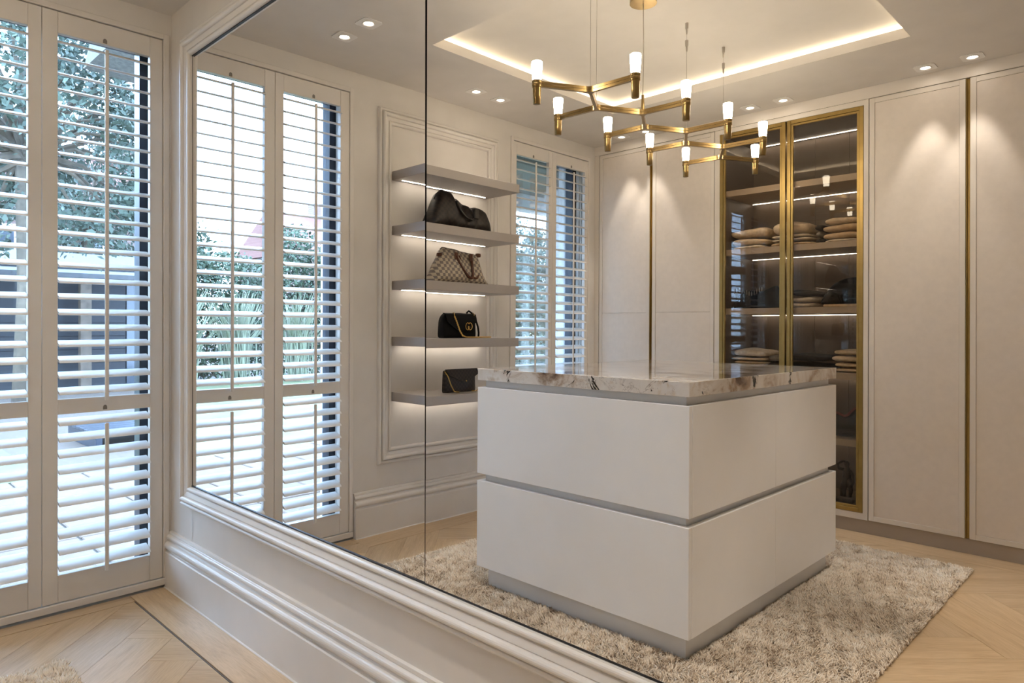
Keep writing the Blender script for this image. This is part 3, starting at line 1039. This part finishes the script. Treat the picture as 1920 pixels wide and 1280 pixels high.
# ================================================================== HANDBAGS
def loft(sections, n=28):
    """sections: list of (y, profile list of (x, z)) closed loops -> closed surface."""
    V, F = [], []
    m = len(sections)
    for y, pr in sections:
        for x, z in pr: V.append((x, y, z))
    k = len(sections[0][1])
    for i in range(m - 1):
        for j in range(k):
            F.append((i * k + j, i * k + (j + 1) % k, (i + 1) * k + (j + 1) % k, (i + 1) * k + j))
    F.append(tuple(range(k))[::-1])
    F.append(tuple(range((m - 1) * k, m * k)))
    return V, F
def bagsec(xc, dep, z0, h, topw, n=24, pw=2.6):
    """rounded cross-section: wide at the foot, narrowing to topw at height h."""
    pr = []
    for i in range(n):
        a = 2 * PI * i / n
        c, s = math.cos(a), math.sin(a)
        u = math.copysign(abs(c) ** (2 / pw), c)
        v = (math.copysign(abs(s) ** (2 / pw), s) + 1) / 2
        w = dep / 2 * (1 - v) + topw / 2 * v
        pr.append((xc + u * w, z0 + h * v))
    return pr
def interp(t, tab):
    for (a, va), (b, vb) in zip(tab, tab[1:]):
        if t <= b:
            f = (t - a) / (b - a)
            f = f * f * (3 - 2 * f)
            return va + (vb - va) * f
    return tab[-1][1]
# dark brown duffel, slumped in the middle
z0 = SZ[1] + .001
bag = thing('duffel_bag', 'slumped dark brown checked duffel bag', 'handbag', (.165, -1.60, z0))
secs = []
hp = [(0, .05), (.06, .135), (.14, .205), (.22, .232), (.32, .222), (.45, .190), (.58, .162), (.70, .150), (.80, .158), (.88, .152), (.95, .105), (1, .03)]
for i in range(31):
    t = i / 30
    y = -1.352 - t * .468
    h = interp(t, hp)
    dep = .20 * (1 - .35 * abs(2 * t - 1) ** 4)
    wob = .006 * math.sin(t * 23) + .004 * math.sin(t * 41 + 1)
    secs.append((y, bagsec(.165 + wob, dep, z0, h, .075 + .02 * math.sin(t * 9), 26)))
part('body', loft(secs), M['darkcheck'], bag, math.radians(60))
zl = [(.242 if False else .158 + math.sin(i) * 0, 0) for i in range(2)]
part('zip_piping', tube([(.165, -1.352 - t * .468, z0 + interp(t, hp) - .001) for t in [.1 + .8 * k / 24 for k in range(25)]], .0042, 8), M['darkleather'], bag, True)
for xo in (-.035, .055):
    pts = []
    for k in range(21):
        t = k / 20
        y = -1.525 - t * .165
        arch = math.sin(t * PI)
        hb = interp((-1.352 - y) / .468, hp)
        pts.append((.165 + xo + .035 * (1 if xo > 0 else -1) * (1 - abs(2 * t - 1)), y, z0 + hb * (.80 - .42 * arch) + (.02 if xo < 0 else 0)))
    part('handle', tube(pts, .0075, 8), M['darkleather'], bag, True)
part('luggage_tag', move(cbox(-.006, .006, -.018, .018, -.032, .032, .004), (.245, -1.665, z0 + .105)), M['darkleather'], bag)

# cream checked tote
z0 = SZ[2] + .001
bag = thing('tote_bag', 'cream and grey checked tote with brown leather handles', 'handbag', (.165, -1.60, z0))
secs = []
hp2 = [(0, .012), (.05, .07), (.12, .135), (.20, .195), (.26, .213), (.40, .205), (.60, .196), (.78, .188), (.84, .178), (.88, .130), (.93, .08), (1, .012)]
for i in range(33):
    t = i / 32
    y = -1.350 - t * .452
    h = interp(t, hp2)
    dep = .17 * (1 - .3 * abs(2 * t - 1) ** 4)
    wob = .007 * math.sin(t * 17 + .5) * (1 if .3 < t < .95 else .3)
    secs.append((y, bagsec(.170 + wob, dep, z0, h, .030, 26, 3.2)))
part('body', loft(secs), M['lightcheck'], bag, math.radians(60))
part('top_piping', tube([(.170 + .007 * math.sin((.22 + .62 * k / 20) * 17 + .5), -1.350 - (.22 + .62 * k / 20) * .452, z0 + interp(.22 + .62 * k / 20, hp2) - .001) for k in range(21)], .0042, 8), M['darkleather'], bag, True)
for y, z in ((-1.432, z0 + .165), (-1.742, z0 + .185)):
    part('leather_tab', lathe([(.004, -.013), (.016, -.010), (.018, 0), (.016, .010), (.004, .013)], (.178, y, z), 16), M['tan'], bag, math.radians(60))
pts = []
for k in range(25):
    t = k / 24
    y = -1.535 - t * .125
    s = math.sin(t * PI)
    pts.append((.212 + .030 * s, y - .03 * s, z0 + .165 - .02 * t - .120 * s ** .8))
part('handle', tube(pts, .0075, 8), M['tan'], bag, True)
part('handle', tube([(p[0] - .012 - .01 * math.sin(i * .3), p[1] - .030 - .02 * (i / 24), p[2] + .004 * (1 - i / 24)) for i, p in enumerate(pts)], .0070, 8), M['tan'], bag, True)
for y in (-1.537, -1.655):
    part('handle_tab', cbox(.203, .214, y - .012, y + .012, z0 + .140, z0 + .185, .003), M['tan'], bag)

def chain(pts, parent, name='chain', link=.009, wire=.0017):
    P = [Vector(p) for p in pts]
    segs = [0]
    for a, b in zip(P, P[1:]): segs.append(segs[-1] + (b - a).length)
    n = max(2, int(segs[-1] / (link * .72)))
    gs = []
    for k in range(n):
        s = segs[-1] * (k + .5) / n
        i = max(j for j in range(len(segs)) if segs[j] <= s)
        i = min(i, len(P) - 2)
        f = (s - segs[i]) / max(1e-9, segs[i + 1] - segs[i])
        c = P[i].lerp(P[i + 1], f)
        d = (P[i + 1] - P[i]).normalized()
        o = d.orthogonal().normalized()
        o.rotate(Matrix.Rotation(PI / 2 * (k % 2) + .4, 3, d))
        ring_ = [c + d * (link * .62 * math.cos(a)) + o * (link * .42 * math.sin(a)) for a in [2 * PI * q / 10 for q in range(10)]]
        gs.append(tube(ring_, wire, 5, closed=True))
    return part(name, join(*gs), M['gold'], parent, True, 'gold chain strap')

# black velvet bag with gold chain and emblem
z0 = SZ[3] + .001
bag = thing('chain_bag', 'small black velvet handbag with gold chain and round gold emblem', 'handbag', (.20, -1.57, z0))
secs = []
hb = [(0, .118), (.04, .136), (.12, .146), (.5, .150), (.88, .146), (.96, .136), (1, .118)]
for i in range(21):
    t = i / 20
    y = -1.438 - t * .250
    k = 1 - .25 * abs(2 * t - 1) ** 6
    secs.append((y, bagsec(.190, .085 * k, z0, interp(t, hb), .060 * k, 26, 4.5)))
part('body', loft(secs), M['velvet'], bag, math.radians(60))
flap = []
for i in range(15):
    t = i / 14
    y = -1.446 - t * .234
    zc = z0 + .045 + .055 * abs(2 * t - 1) ** 2
    flap.append((y, [(.1945 + .0, z0 + .1485), (.228, z0 + .142), (.237, z0 + .115), (.2385, zc), (.2345, zc), (.230, z0 + .112), (.222, z0 + .137), (.1945, z0 + .1445)]))
part('flap', loft(flap), M['velvet'], bag, math.radians(60))
def emblem(cy_, cz, s):
    gs = []
    for sg in (-1, 1):
        pts = []
        for k in range(24):
            a = math.radians(40 + (330 - 40) * k / 23)
            pts.append((sg * s * .80 * math.cos(a), s * math.sin(a)))
        yl = pts[-1][0]
        pts.append((yl, -s * .05))
        pts.append((yl - sg * s * .50, -s * .05))
        gs.append(tube([(.2418 + .0012 * sg, cy_ - sg * s * .38 + p[0], cz + p[1]) for p in pts], .0027, 6))
    return join(*gs)
part('emblem', emblem(-1.612, z0 + .070, .021), M['gold'], bag, True, 'gold interlocking double letter emblem')
chain([(.238, -1.498, z0 + .134), (.246, -1.510, z0 + .100), (.252, -1.530, z0 + .045), (.256, -1.550, z0 + .014), (.258, -1.575, z0 + .006), (.258, -1.640, z0 + .005), (.256, -1.700, z0 + .005), (.250, -1.750, z0 + .005), (.235, -1.800, z0 + .005)], bag)
for y in (-1.498, -1.655):
    part('ring', tube([(.232 + .009 * math.cos(a), y, z0 + .141 + .009 * math.sin(a)) for a in [2 * PI * k / 14 for k in range(14)]], .0018, 6, closed=True), M['gold'], bag, True)
part('strap', tube([(.205, -1.625, z0 + .150), (.208, -1.640, z0 + .163), (.215, -1.660, z0 + .150), (.222, -1.685, z0 + .110), (.225, -1.702, z0 + .065), (.228, -1.705, z0 + .030), (.232, -1.700, z0 + .009)], .0060, 8), M['velvet'], bag, True)

# checked envelope clutch
z0 = SZ[4] + .001
bag = thing('envelope_clutch', 'small dark brown checked envelope clutch with a thin chain', 'handbag', (.20, -1.57, z0))
secs = []
for i in range(17):
    t = i / 16
    y = -1.452 - t * .240
    k = 1 - .4 * abs(2 * t - 1) ** 8
    secs.append((y, bagsec(.200, .050 * k, z0, .138 * (1 - .06 * abs(2 * t - 1) ** 6), .030 * k, 22, 5)))
part('body', loft(secs), M['darkcheck2'], bag, math.radians(60))
tri = [(-1.448, z0 + .139), (-1.700, z0 + .139), (-1.712, z0 + .108), (-1.698, z0 + .100), (-1.618, z0 + .058), (-1.604, z0 + .054), (-1.588, z0 + .058), (-1.470, z0 + .108)]
part('flap', mapv(prism(tri, 0, 1), lambda y, z, p: (.2155 + p * .005 + (z0 + .139 - z) * .10, y, z)), M['darkcheck2'], bag)
part('snap', mapv(lathe([(.0045, 0), (.0045, .002), (.003, .003)], (0, 0, 0), 14), lambda x, y, z: (.2285 + z, -1.605 + x, z0 + .066 + y)), M['gold'], bag, True)
chain([(.205, -1.455, z0 + .128), (.235, -1.456, z0 + .100), (.242, -1.475, z0 + .045), (.246, -1.497, z0 + .008), (.250, -1.530, z0 + .004)], bag, 'chain', .0065, .0011)
chain([(.245, -1.635, z0 + .005), (.250, -1.665, z0 + .004), (.240, -1.690, z0 + .010), (.235, -1.720, z0 + .005), (.245, -1.745, z0 + .004)], bag, 'chain', .0065, .0011)

# ================================================================== CLOTHES BEHIND THE GLASS
def folded(x0, x1, yf, dep, z, h, seed, sag=0.0, n=30, m=13):
    """soft folded garment: rounded slab with a lumpy top and a fold line round its front edge."""
    r = np.random.default_rng(seed)
    ph = r.uniform(0, 6.28, 8)
    cx, w = (x0 + x1) / 2, (x1 - x0) / 2
    cyy, d = yf - dep / 2, dep / 2
    def f(u, v):
        a = 2 * PI * u
        b = PI * (v - .5)
        cb, sb = math.cos(b), math.sin(b)
        e = .45
        pw = lambda q: math.copysign(abs(q) ** e, q)
        rad = abs(cb) ** .55
        x = pw(math.cos(a)) * rad
        y = pw(math.sin(a)) * rad
        zz = math.copysign(abs(sb) ** .8, sb)
        hh = h * (.84 + .09 * math.sin(x * 2.6 + ph[0]) + .05 * math.sin(y * 3 + ph[1]) + .02 * math.sin(x * 7 + ph[2]))
        zt = (zz + 1) / 2
        wx = w * (1 + .03 * math.sin(y * 4 + ph[3]) + .02 * math.sin(zt * 6 + ph[4]))
        top = z + zt * hh - sag * x * x * zt
        return (cx + x * wx, cyy + y * d, max(top, z + .0005))
    return grid(f, n, m, True)
def pile(xs, yf, z, items, where, grp, dep=.30):
    zz = z + .001
    for k, (mat, h, dx0, dx1, lab) in enumerate(items):
        g = folded(xs[0] + dx0, xs[1] + dx1, yf - .004 * k, dep - .01 * k, zz, h, 100 + int(abs(xs[0]) * 1000) + int(z * 77) + k)
        single('folded_sweater', g, M[mat], lab + ' ' + where, 'sweater', grp, smooth=True)
        zz += h * .975
YF = -3.225
pile((1.100, 1.345), YF, CZ[1], [('cream', .030, 0, -.02, 'thin cream knit at the bottom of the pile'), ('beige', .052, -.01, .0, 'beige knit in the middle of the pile'), ('beige', .070, -.018, .008, 'thick beige knit on top of the pile')], 'nearest the window-side wardrobe, upper glass shelf', 'knitwear on the upper shelf')
pile((1.365, 1.625), YF, CZ[1], [('camel', .032, .0, .015, 'camel knit at the bottom of the pile'), ('cream', .024, 0, .01, 'cream knit second in the pile'), ('cream', .026, 0, -.005, 'cream knit third in the pile'), ('beige', .088, .0, -.005, 'bulky beige knit on top of the pile')], 'in the middle of the upper glass shelf', 'knitwear on the upper shelf')
pile((1.652, 1.690), YF - .03, CZ[1], [('char', .045, 0, 0, 'charcoal knit at the bottom'), ('grey', .045, 0, 0, 'dark grey knit in the middle'), ('char', .040, -.01, 0, 'charcoal knit on top')], 'squeezed between two pale piles on the upper shelf', 'dark knitwear on the upper shelf')
pile((1.700, 1.945), YF, CZ[1], [('cream', .024, 0, 0, 'thin cream knit at the bottom of the pile'), ('camel', .048, -.008, 0, 'camel knit second in the pile'), ('camel', .046, -.008, 0, 'camel knit third in the pile'), ('beige', .044, .004, 0, 'pale beige knit on top of the pile')], 'nearest the far wardrobe, upper glass shelf', 'knitwear on the upper shelf')
pile((1.500, 1.660), YF, CZ[2], [('cream', .036, 0, -.012, 'cream knit at the bottom'), ('cream', .040, 0, 0, 'cream knit in the middle'), ('char', .045, 0, .01, 'charcoal knit on top')], 'of the stack beside the round black bag', 'knitwear on the middle shelf')
pile((1.100, 1.345), YF, CZ[3], [('beige', .026, -.005, 0, 'thin beige knit at the bottom of the pile'), ('camel', .024, 0, .005, 'camel knit second in the pile'), ('beige', .026, -.01, 0, 'beige knit third in the pile'), ('cream', .060, -.005, .012, 'thick cream knit on top of the pile')], 'near the marble top, lower glass shelf', 'knitwear on the lower shelf')
pile((1.350, 1.475), YF, CZ[3], [('char', .050, 0, 0, 'charcoal knit at the bottom'), ('grey', .050, 0, 0, 'dark grey knit on top')], 'beside the pale pile on the lower glass shelf', 'dark knitwear on the lower shelf')
pile((1.485, 1.745), YF, CZ[3], [('blackwool', .058, 0, 0, 'black knit at the bottom'), ('blackwool', .056, 0, -.01, 'black knit on top')], 'of the black stack on the lower glass shelf', 'black knitwear on the lower shelf')
pile((1.752, 1.945), YF, CZ[3], [('rib', .030, .02, 0, 'ribbed beige knit at the bottom of the pile'), ('rib', .034, .012, 0, 'ribbed beige knit second in the pile'), ('beige', .042, -.004, 0, 'beige knit third in the pile'), ('rib', .040, .006, 0, 'ribbed beige knit on top of the pile')], 'beside the black stack, lower glass shelf', 'knitwear on the lower shelf')
# slouchy black bag with a spiral metal chain
zz = CZ[2] + .001
bb = thing('shoulder_bag', 'slouchy black shoulder bag with a row of metal rings', 'handbag', (1.27, -3.32, zz))
secs = []
for i in range(17):
    t = i / 16
    secs.append((1.095 + t * .36, bagsec(-3.32, .14 * (1 - .5 * abs(2 * t - 1) ** 4), zz, interp(t, [(0, .05), (.2, .125), (.5, .115), (.8, .150), (1, .05)]), .05)))
part('body', mapv(loft(secs), lambda x, y, z: (y, x, z)), M['blackwool'], bb, math.radians(60))
for k in range(12):
    x = 1.120 + k * .0175
    zc = zz + .112 + .014 * math.sin(k * .7)
    part('ring', tube([(x + .0045 * math.cos(a), -3.250 + .013 * math.cos(a), zc + .014 * math.sin(a)) for a in [2 * PI * q / 12 for q in range(12)]], .0017, 5, closed=True), M['steel'], bb, True)
# round black bag with tan base
hb_ = thing('round_bag', 'round-topped black bag with a tan leather foot', 'handbag', (1.82, -3.33, zz))
secs = []
for i in range(17):
    t = i / 16
    h = .165 * math.sqrt(max(.02, 1 - (1.25 * (t - .72)) ** 2 * 1.15))
    secs.append((1.685 + t * .245, bagsec(-3.33, .15, zz + .018, max(.02, h), .06)))
part('body', mapv(loft(secs), lambda x, y, z: (y, x, z)), M['velvet'], hb_, math.radians(60))
part('foot', cbox(1.70, 1.925, -3.40, -3.262, zz, zz + .0185, .006), M['camel'], hb_)
# patent bag with red lining
zz = CZ[4] + .001
pb = thing('patent_bag', 'glossy black patent bag with dark red lining on the bottom glass shelf', 'handbag', (1.81, -3.32, zz))
secs = []
for i in range(21):
    t = i / 20
    h = interp(t, [(0, .10), (.15, .19), (.45, .145), (.6, .13), (.85, .185), (1, .12)])
    secs.append((1.655 + t * .28, bagsec(-3.32 + .008 * math.sin(t * 15), .16, zz, h, .05)))
part('body', mapv(loft(secs), lambda x, y, z: (y, x, z)), M['patent'], pb, math.radians(60))
part('lining', tube([(1.69 + .22 * k / 12, -3.292, zz + interp(.12 + .8 * k / 12, [(0, .10), (.15, .19), (.45, .145), (.6, .13), (.85, .185), (1, .12)]) - .004) for k in range(13)], .008, 8), M['red'], pb, True)
# bronze figurine
zz = .1362
st = thing('figurine', 'dark bronze figurine with raised arm on the cabinet floor', 'figurine', (1.83, -3.30, zz))
part('base', cbox(1.775, 1.885, -3.345, -3.255, zz, zz + .028, .006), M['bronze'], st)
fx, fy = 1.832, -3.30
part('figure', join(
    tube([(fx - .014, fy, zz + .026), (fx - .018, fy - .004, zz + .065), (fx - .008, fy, zz + .115), (fx, fy, zz + .150), (fx + .002, fy, zz + .185), (fx + .004, fy, zz + .205), (fx + .002, fy, zz + .212), (fx, fy, zz + .232), (fx - .001, fy, zz + .246)],
         [.010, .013, .020, .026, .024, .012, .011, .017, .006], 12),
    tube([(fx + .018, fy, zz + .026), (fx + .026, fy + .004, zz + .070), (fx + .014, fy, zz + .120), (fx + .004, fy, zz + .150)], [.010, .013, .018, .020], 12),
    tube([(fx - .014, fy, zz + .192), (fx - .045, fy + .004, zz + .196), (fx - .052, fy + .006, zz + .222), (fx - .024, fy, zz + .242), (fx - .008, fy, zz + .240)], [.010, .009, .008, .007, .007], 10),
    tube([(fx + .018, fy, zz + .192), (fx + .036, fy, zz + .160), (fx + .040, fy + .006, zz + .118), (fx + .026, fy + .012, zz + .092)], [.010, .009, .008, .008], 10),
    tube([(fx - .030, fy + .004, zz + .026), (fx - .036, fy, zz + .070), (fx - .026, fy, zz + .105), (fx - .010, fy, zz + .128)], [.007, .006, .008, .010], 8)), M['bronze'], st, True)

# ================================================================== GARDEN
GZ = -.05
pt = struct('patio', box(-3.3, -.3, -9, 4, GZ - .06, GZ - .012), M['soil'], 'terrace of pale pavers outside the windows', 'patio')
pme = []
for k in range(3):
    pme.append(mesh_of('paver', move(cbox(-.243, .243, -.243, .243, -.04, 0, .006), (0, 0, 0)), M['paver']))
for i in range(6):
    for j in range(26):
        inst('paver', pme[(i * 7 + j * 3) % 3], (-.55 - i * .5, 3.7 - j * .5, GZ - .001 * ((i * 5 + j * 11) % 4)), pt)
struct('lawn', join(box(-13, -3.3, -26, 0.2, GZ - .06, GZ - .005)), M['grass'], 'mown lawn beyond the terrace', 'lawn')
struct('gravel_yard', join(box(-60, -3.3, .2, 40, GZ - .06, GZ - .008), box(-60, -13, -60, .2, GZ - .06, GZ - .02), box(-13, 0, -60, -26, GZ - .06, GZ - .02)), M['gravel'], 'gravel yard stretching to the far houses', 'ground')

def leaves(name, P, size, mat, parent, seed, aspect=1.8):
    r = np.random.default_rng(seed)
    n = len(P)
    a = r.normal(size=(n, 3)); a /= np.linalg.norm(a, axis=1)[:, None]
    b = r.normal(size=(n, 3)); b -= (b * a).sum(1)[:, None] * a; b /= np.linalg.norm(b, axis=1)[:, None]
    s = (size * r.uniform(.6, 1.3, n))[:, None]
    c = np.cross(a, b) * s * .18
    V = np.stack([P - a * s * aspect / 2, P - b * s / 2 + c, P + a * s * aspect / 2, P + b * s / 2 + c], 1).reshape(-1, 3)
    off = np.array(OFF[parent])
    V = V - off
    me = bpy.data.meshes.new(name)
    me.vertices.add(4 * n)
    me.vertices.foreach_set('co', V.reshape(-1))
    q = np.arange(4 * n).reshape(-1, 4)
    me.loops.add(4 * n)
    me.loops.foreach_set('vertex_index', q.reshape(-1).astype(np.int32))
    me.polygons.add(n)
    me.polygons.foreach_set('loop_start', (np.arange(n) * 4).astype(np.int32))
    me.update(calc_edges=True)
    me.materials.append(mat)
    o = bpy.data.objects.new(name, me)
    COL.objects.link(o)
    o.parent = parent
    o['kind'] = 'stuff'
    return o

def tree(x, y, h, rad, zc, n, label, mat='leafA', size=.06, seed=1):
    t = thing('tree', label, 'tree', (x, y, GZ))
    r = np.random.default_rng(seed)
    part('trunk', tube([(x, y, GZ - .05), (x + .05, y + .04, zc * .4), (x - .05, y, zc * .8), (x, y, zc + rad * .3)], [.16, .13, .10, .05], 10), M['bark'], t, True)
    gs = []
    cl = []
    for k in range(60):
        v = r.normal(size=3); v /= np.linalg.norm(v)
        c = np.array([x, y, zc]) + v * np.array([rad, rad, h]) * r.uniform(.35, 1.0)
        cl.append(c)
        gs.append(tube([(x, y, zc - h * .3 + .2 * k / 60), tuple((np.array([x, y, zc]) * .5 + c * .5) + np.array([0, 0, -.15])), tuple(c)], [.05, .03, .012], 5))
    part('branches', join(*gs), M['bark'], t)
    cl = np.array(cl)
    idx = r.integers(0, len(cl), n)
    P = cl[idx] + r.normal(size=(n, 3)) * np.array([rad, rad, h]) * .085
    leaves('foliage', P, size, M[mat], t, seed + 5)
    return t
tree(-8.5, 1.0, 2.6, 2.3, 4.3, 15000, 'tall leafy tree in front of the black shed', seed=3)
tree(-18.2, 4.2, 2.8, 2.4, 4.4, 16000, 'broad leafy tree behind the black shed', seed=14)
tree(-17, -4.5, 2.6, 2.6, 3.6, 14000, 'round leafy tree behind the hedge', 'leafB', .085, seed=21)
tree(-17.5, -20.5, 2.4, 2.6, 3.4, 14000, 'leafy tree beyond the far end of the lawn', 'leafA', .085, seed=27)
tree(-4.6, -9.6, 1.7, 1.7, 4.6, 9000, 'willow-like tree overhanging the terrace end', 'leafA', .05, seed=33)
def hedge(x0, x1, y0, y1, z1, n, label, mat='leafB', size=.06, seed=1, name='hedge'):
    t = thing(name, label, 'hedge', ((x0 + x1) / 2, (y0 + y1) / 2, GZ))
    r = np.random.default_rng(seed)
    part('stems', join(*[tube([(r.uniform(x0 + .2, x1 - .2), r.uniform(y0 + .1, y1 - .1), GZ - .02)] + [((x0 + x1) / 2 + r.uniform(-.3, .3), r.uniform(y0 + .1, y1 - .1), z1 * .8)], .02, 5) for _ in range(30)]), M['bark'], t)
    P = np.stack([r.uniform(x0, x1, n), r.uniform(y0, y1, n), GZ + (z1 - GZ) * r.uniform(0, 1, n) ** .8], 1)
    P[:, 2] *= 1 + .14 * np.sin(P[:, 1] * 1.7 + seed) + .08 * np.sin(P[:, 1] * 4.1)
    leaves('foliage', P, size, M[mat], t, seed + 9)
hedge(-13.2, -12.2, -9.5, -3.0, 3.1, 26000, 'tall clipped hedge behind the ornamental grass', seed=2)
hedge(-11.6, -10.8, -16.5, -9.7, 2.3, 22000, 'lower leafy hedge at the far side of the lawn', seed=5)
hedge(-6.2, -5.4, -15.0, -9.0, 1.9, 15000, 'loose leafy shrub row past the terrace end', 'leafA', .055, 9)
def grass_clump(x, y, label, seed):
    t = thing('ornamental_grass', label, 'plant', (x, y, GZ), 'ornamental grass clumps')
    r = np.random.default_rng(seed)
    gs = []
    for k in range(110):
        a = r.uniform(0, 6.28); l = r.uniform(1.2, 2.0); s = r.uniform(.15, .75)
        bx, by = x + r.normal() * .12, y + r.normal() * .12
        gs.append(tube([(bx, by, GZ), (bx + math.cos(a) * s * .3, by + math.sin(a) * s * .3, l * .6), (bx + math.cos(a) * s, by + math.sin(a) * s, l)], [.012, .016, .004], 3))
    part('blades', join(*gs), M['leafC'], t)['kind'] = 'stuff'
for k, yy in enumerate((-4.0, -5.2, -6.5, -7.9)):
    grass_clump(-10.9 - .2 * (k % 2), yy, 'tall pale ornamental grass clump in front of the hedge', 40 + k)

# black shed
sh = thing('garden_shed', 'low black timber shed with grey roof beyond the terrace', 'shed', (-12.5, 2.6, GZ))
part('wall', box(-13.9, -11.2, -.6, 5.6, GZ, 2.25), M['blackwood'], sh)
for k in range(9):
    part('board', box(-11.2, -11.17, -.6, 3.1, GZ + .05 + k * .245, GZ + .05 + k * .245 + .235), M['blackwood'], sh)
part('doorway', box(-11.2, -11.16, 3.12, 4.3, GZ + .02, 2.05), M['pane'], sh)
rv = [(-14.1, 2.2), (-10.7, 2.02), (-10.7, 2.10), (-14.1, 2.75)]
part('roof', mapv(prism(rv, 0, 1), lambda x, z, p: (x, -.9 + p * 6.8, z)), M['slate'], sh)
for yy in (2.35, 4.5):
    part('post', cbox(-10.95, -10.80, yy - .09, yy + .09, GZ, 2.05, .01), M['wicker'], sh)
# low dark slatted platform at the edge of the terrace
bn = thing('garden_platform', 'low dark slatted garden platform at the edge of the terrace', 'platform', (-4.9, 1.45, GZ))
for k in range(7):
    part('slat', cbox(-5.45 + k * .155, -5.31 + k * .155, .80, 2.3, .10, .135, .006), M['navy'], bn)
for yy in (.84, 1.5, 2.2):
    part('bearer', cbox(-5.44, -4.40, yy, yy + .06, GZ - .006, .10, .005), M['navy'], bn)
# slatted planter seen past the shelves
pl = thing('slatted_planter', 'long weathered slatted planter box on the terrace', 'planter', (-2.6, -7.2, GZ))
for k in range(6):
    part('slat', cbox(-2.85, -2.25, -7.9, -6.5, GZ + .02 + k * .10, GZ + .105 + k * .10, .006), M['wicker'], pl)
for xx in (-2.87, -2.27):
    for yy in (-7.92, -6.54):
        part('post', cbox(xx, xx + .05, yy, yy + .05, GZ, .60, .006), M['wicker'], pl)
# thatched gazebo
gz = thing('gazebo', 'garden gazebo with a pale pyramid thatched roof', 'gazebo', (-14.5, -11.8, GZ))
V = [(-16.3, -13.6, 1.7), (-12.7, -13.6, 1.7), (-12.7, -10.0, 1.7), (-16.3, -10.0, 1.7), (-14.5, -11.8, 4.0)]
part('roof', (V, [(0, 1, 4), (1, 2, 4), (2, 3, 4), (3, 0, 4), (3, 2, 1, 0)]), M['thatch'], gz)
for xx in (-16.0, -13.0):
    for yy in (-13.3, -10.3):
        part('post', cbox(xx - .07, xx + .07, yy - .07, yy + .07, GZ - .02, 1.75, .01), M['wicker'], gz)

def house(cx, cy_, w, d, eave, ridge, label, wallm, wins, grp=None):
    t = thing('house', label, 'house', (cx, cy_, GZ), grp)
    x0, x1, y0, y1 = cx - d / 2, cx + d / 2, cy_ - w / 2, cy_ + w / 2
    part('wall', box(x0, x1, y0, y1, GZ - .02, eave), M[wallm], t)
    V = [(x0 - .4, y0 - .3, eave - .1), (x1 + .4, y0 - .3, eave - .1), (x1 + .4, y1 + .3, eave - .1), (x0 - .4, y1 + .3, eave - .1), (cx, y0 - .3, ridge), (cx, y1 + .3, ridge)]
    part('roof', (V, [(0, 4, 5, 3), (1, 2, 5, 4), (0, 1, 4), (3, 5, 2), (0, 3, 2, 1)]), M['roof'], t)
    part('chimney', box(cx - .35, cx + .35, cy_ + w * .2, cy_ + w * .2 + .8, ridge - .8, ridge + .7), M['brick'], t)
    for (yy, z0, ww, hh) in wins:
        f = part('window', box(x1 - .02, x1 + .06, yy - ww / 2, yy + ww / 2, z0, z0 + hh), M['white'], t)
        for sg in (-1, 1):
            part('glazing', box(x1 + .06, x1 + .08, yy + sg * ww * .24 - ww * .19, yy + sg * ww * .24 + ww * .19, z0 + .1, z0 + hh - .1), M['pane'], f)
    return t
house(-27, 5.5, 9, 7, 5.0, 7.6, 'brick house with red tiled roof and white windows beyond the shed', 'brick', [(3.0, 3.0, 1.1, 1.4), (5.5, 3.0, 1.1, 1.4), (8.0, 3.0, 1.1, 1.4), (4.2, .6, 1.4, 1.5)])
house(-29, 15.5, 7, 7, 5.6, 8.0, 'white rendered house with red roof beside the brick house', 'render', [(13.5, 3.2, 1.1, 1.4), (16.5, 3.2, 1.1, 1.4)])
house(-34, -22.8, 11, 8, 5.2, 7.7, 'red-roofed brick house far across the lawn', 'brick', [(-25.5, 2.8, 1.2, 1.5), (-22.5, 2.8, 1.2, 1.5), (-19.5, 2.8, 1.2, 1.5)])
# thatched wing of this house, seen at the top of the corner window
tw = thing('thatched_wing', 'thatched roof corner of the neighbouring wing above the terrace', 'roof', (-4.65, 2.8, GZ))
V = [(-5.4, .98, 4.02), (-3.9, .98, 4.02), (-3.9, 4.6, 3.75), (-5.4, 4.6, 3.75), (-5.4, 1.25, 5.4), (-3.9, 1.25, 5.4), (-3.9, 4.6, 5.4), (-5.4, 4.6, 5.4)]
part('roof', (V, list(BF)), M['thatch'], tw)
part('wall', box(-5.2, -4.0, 3.1, 4.4, GZ - .02, 3.9), M['render'], tw)
# veranda outside the far window
vr = thing('veranda', 'white veranda post and sage soffit outside the window by the wardrobes', 'veranda', (-.7, -3.6, GZ))
part('post', cbox(-.72, -.50, -3.60, -3.44, GZ - .004, 2.40, .006), M['render'], vr)
part('capital', cbox(-.76, -.46, -3.64, -3.40, 2.26, 2.40, .01), M['render'], vr)
part('soffit', box(-1.25, -.301, -4.6, -2.0, 2.44, 2.50), M['sage'], vr)
part('beam', box(-1.25, -1.10, -4.6, -2.0, 2.30, 2.44), M['render'], vr)
part('side_wall', box(-.95, -.302, -3.95, -3.75, GZ - .004, 2.44), M['sage'], vr)
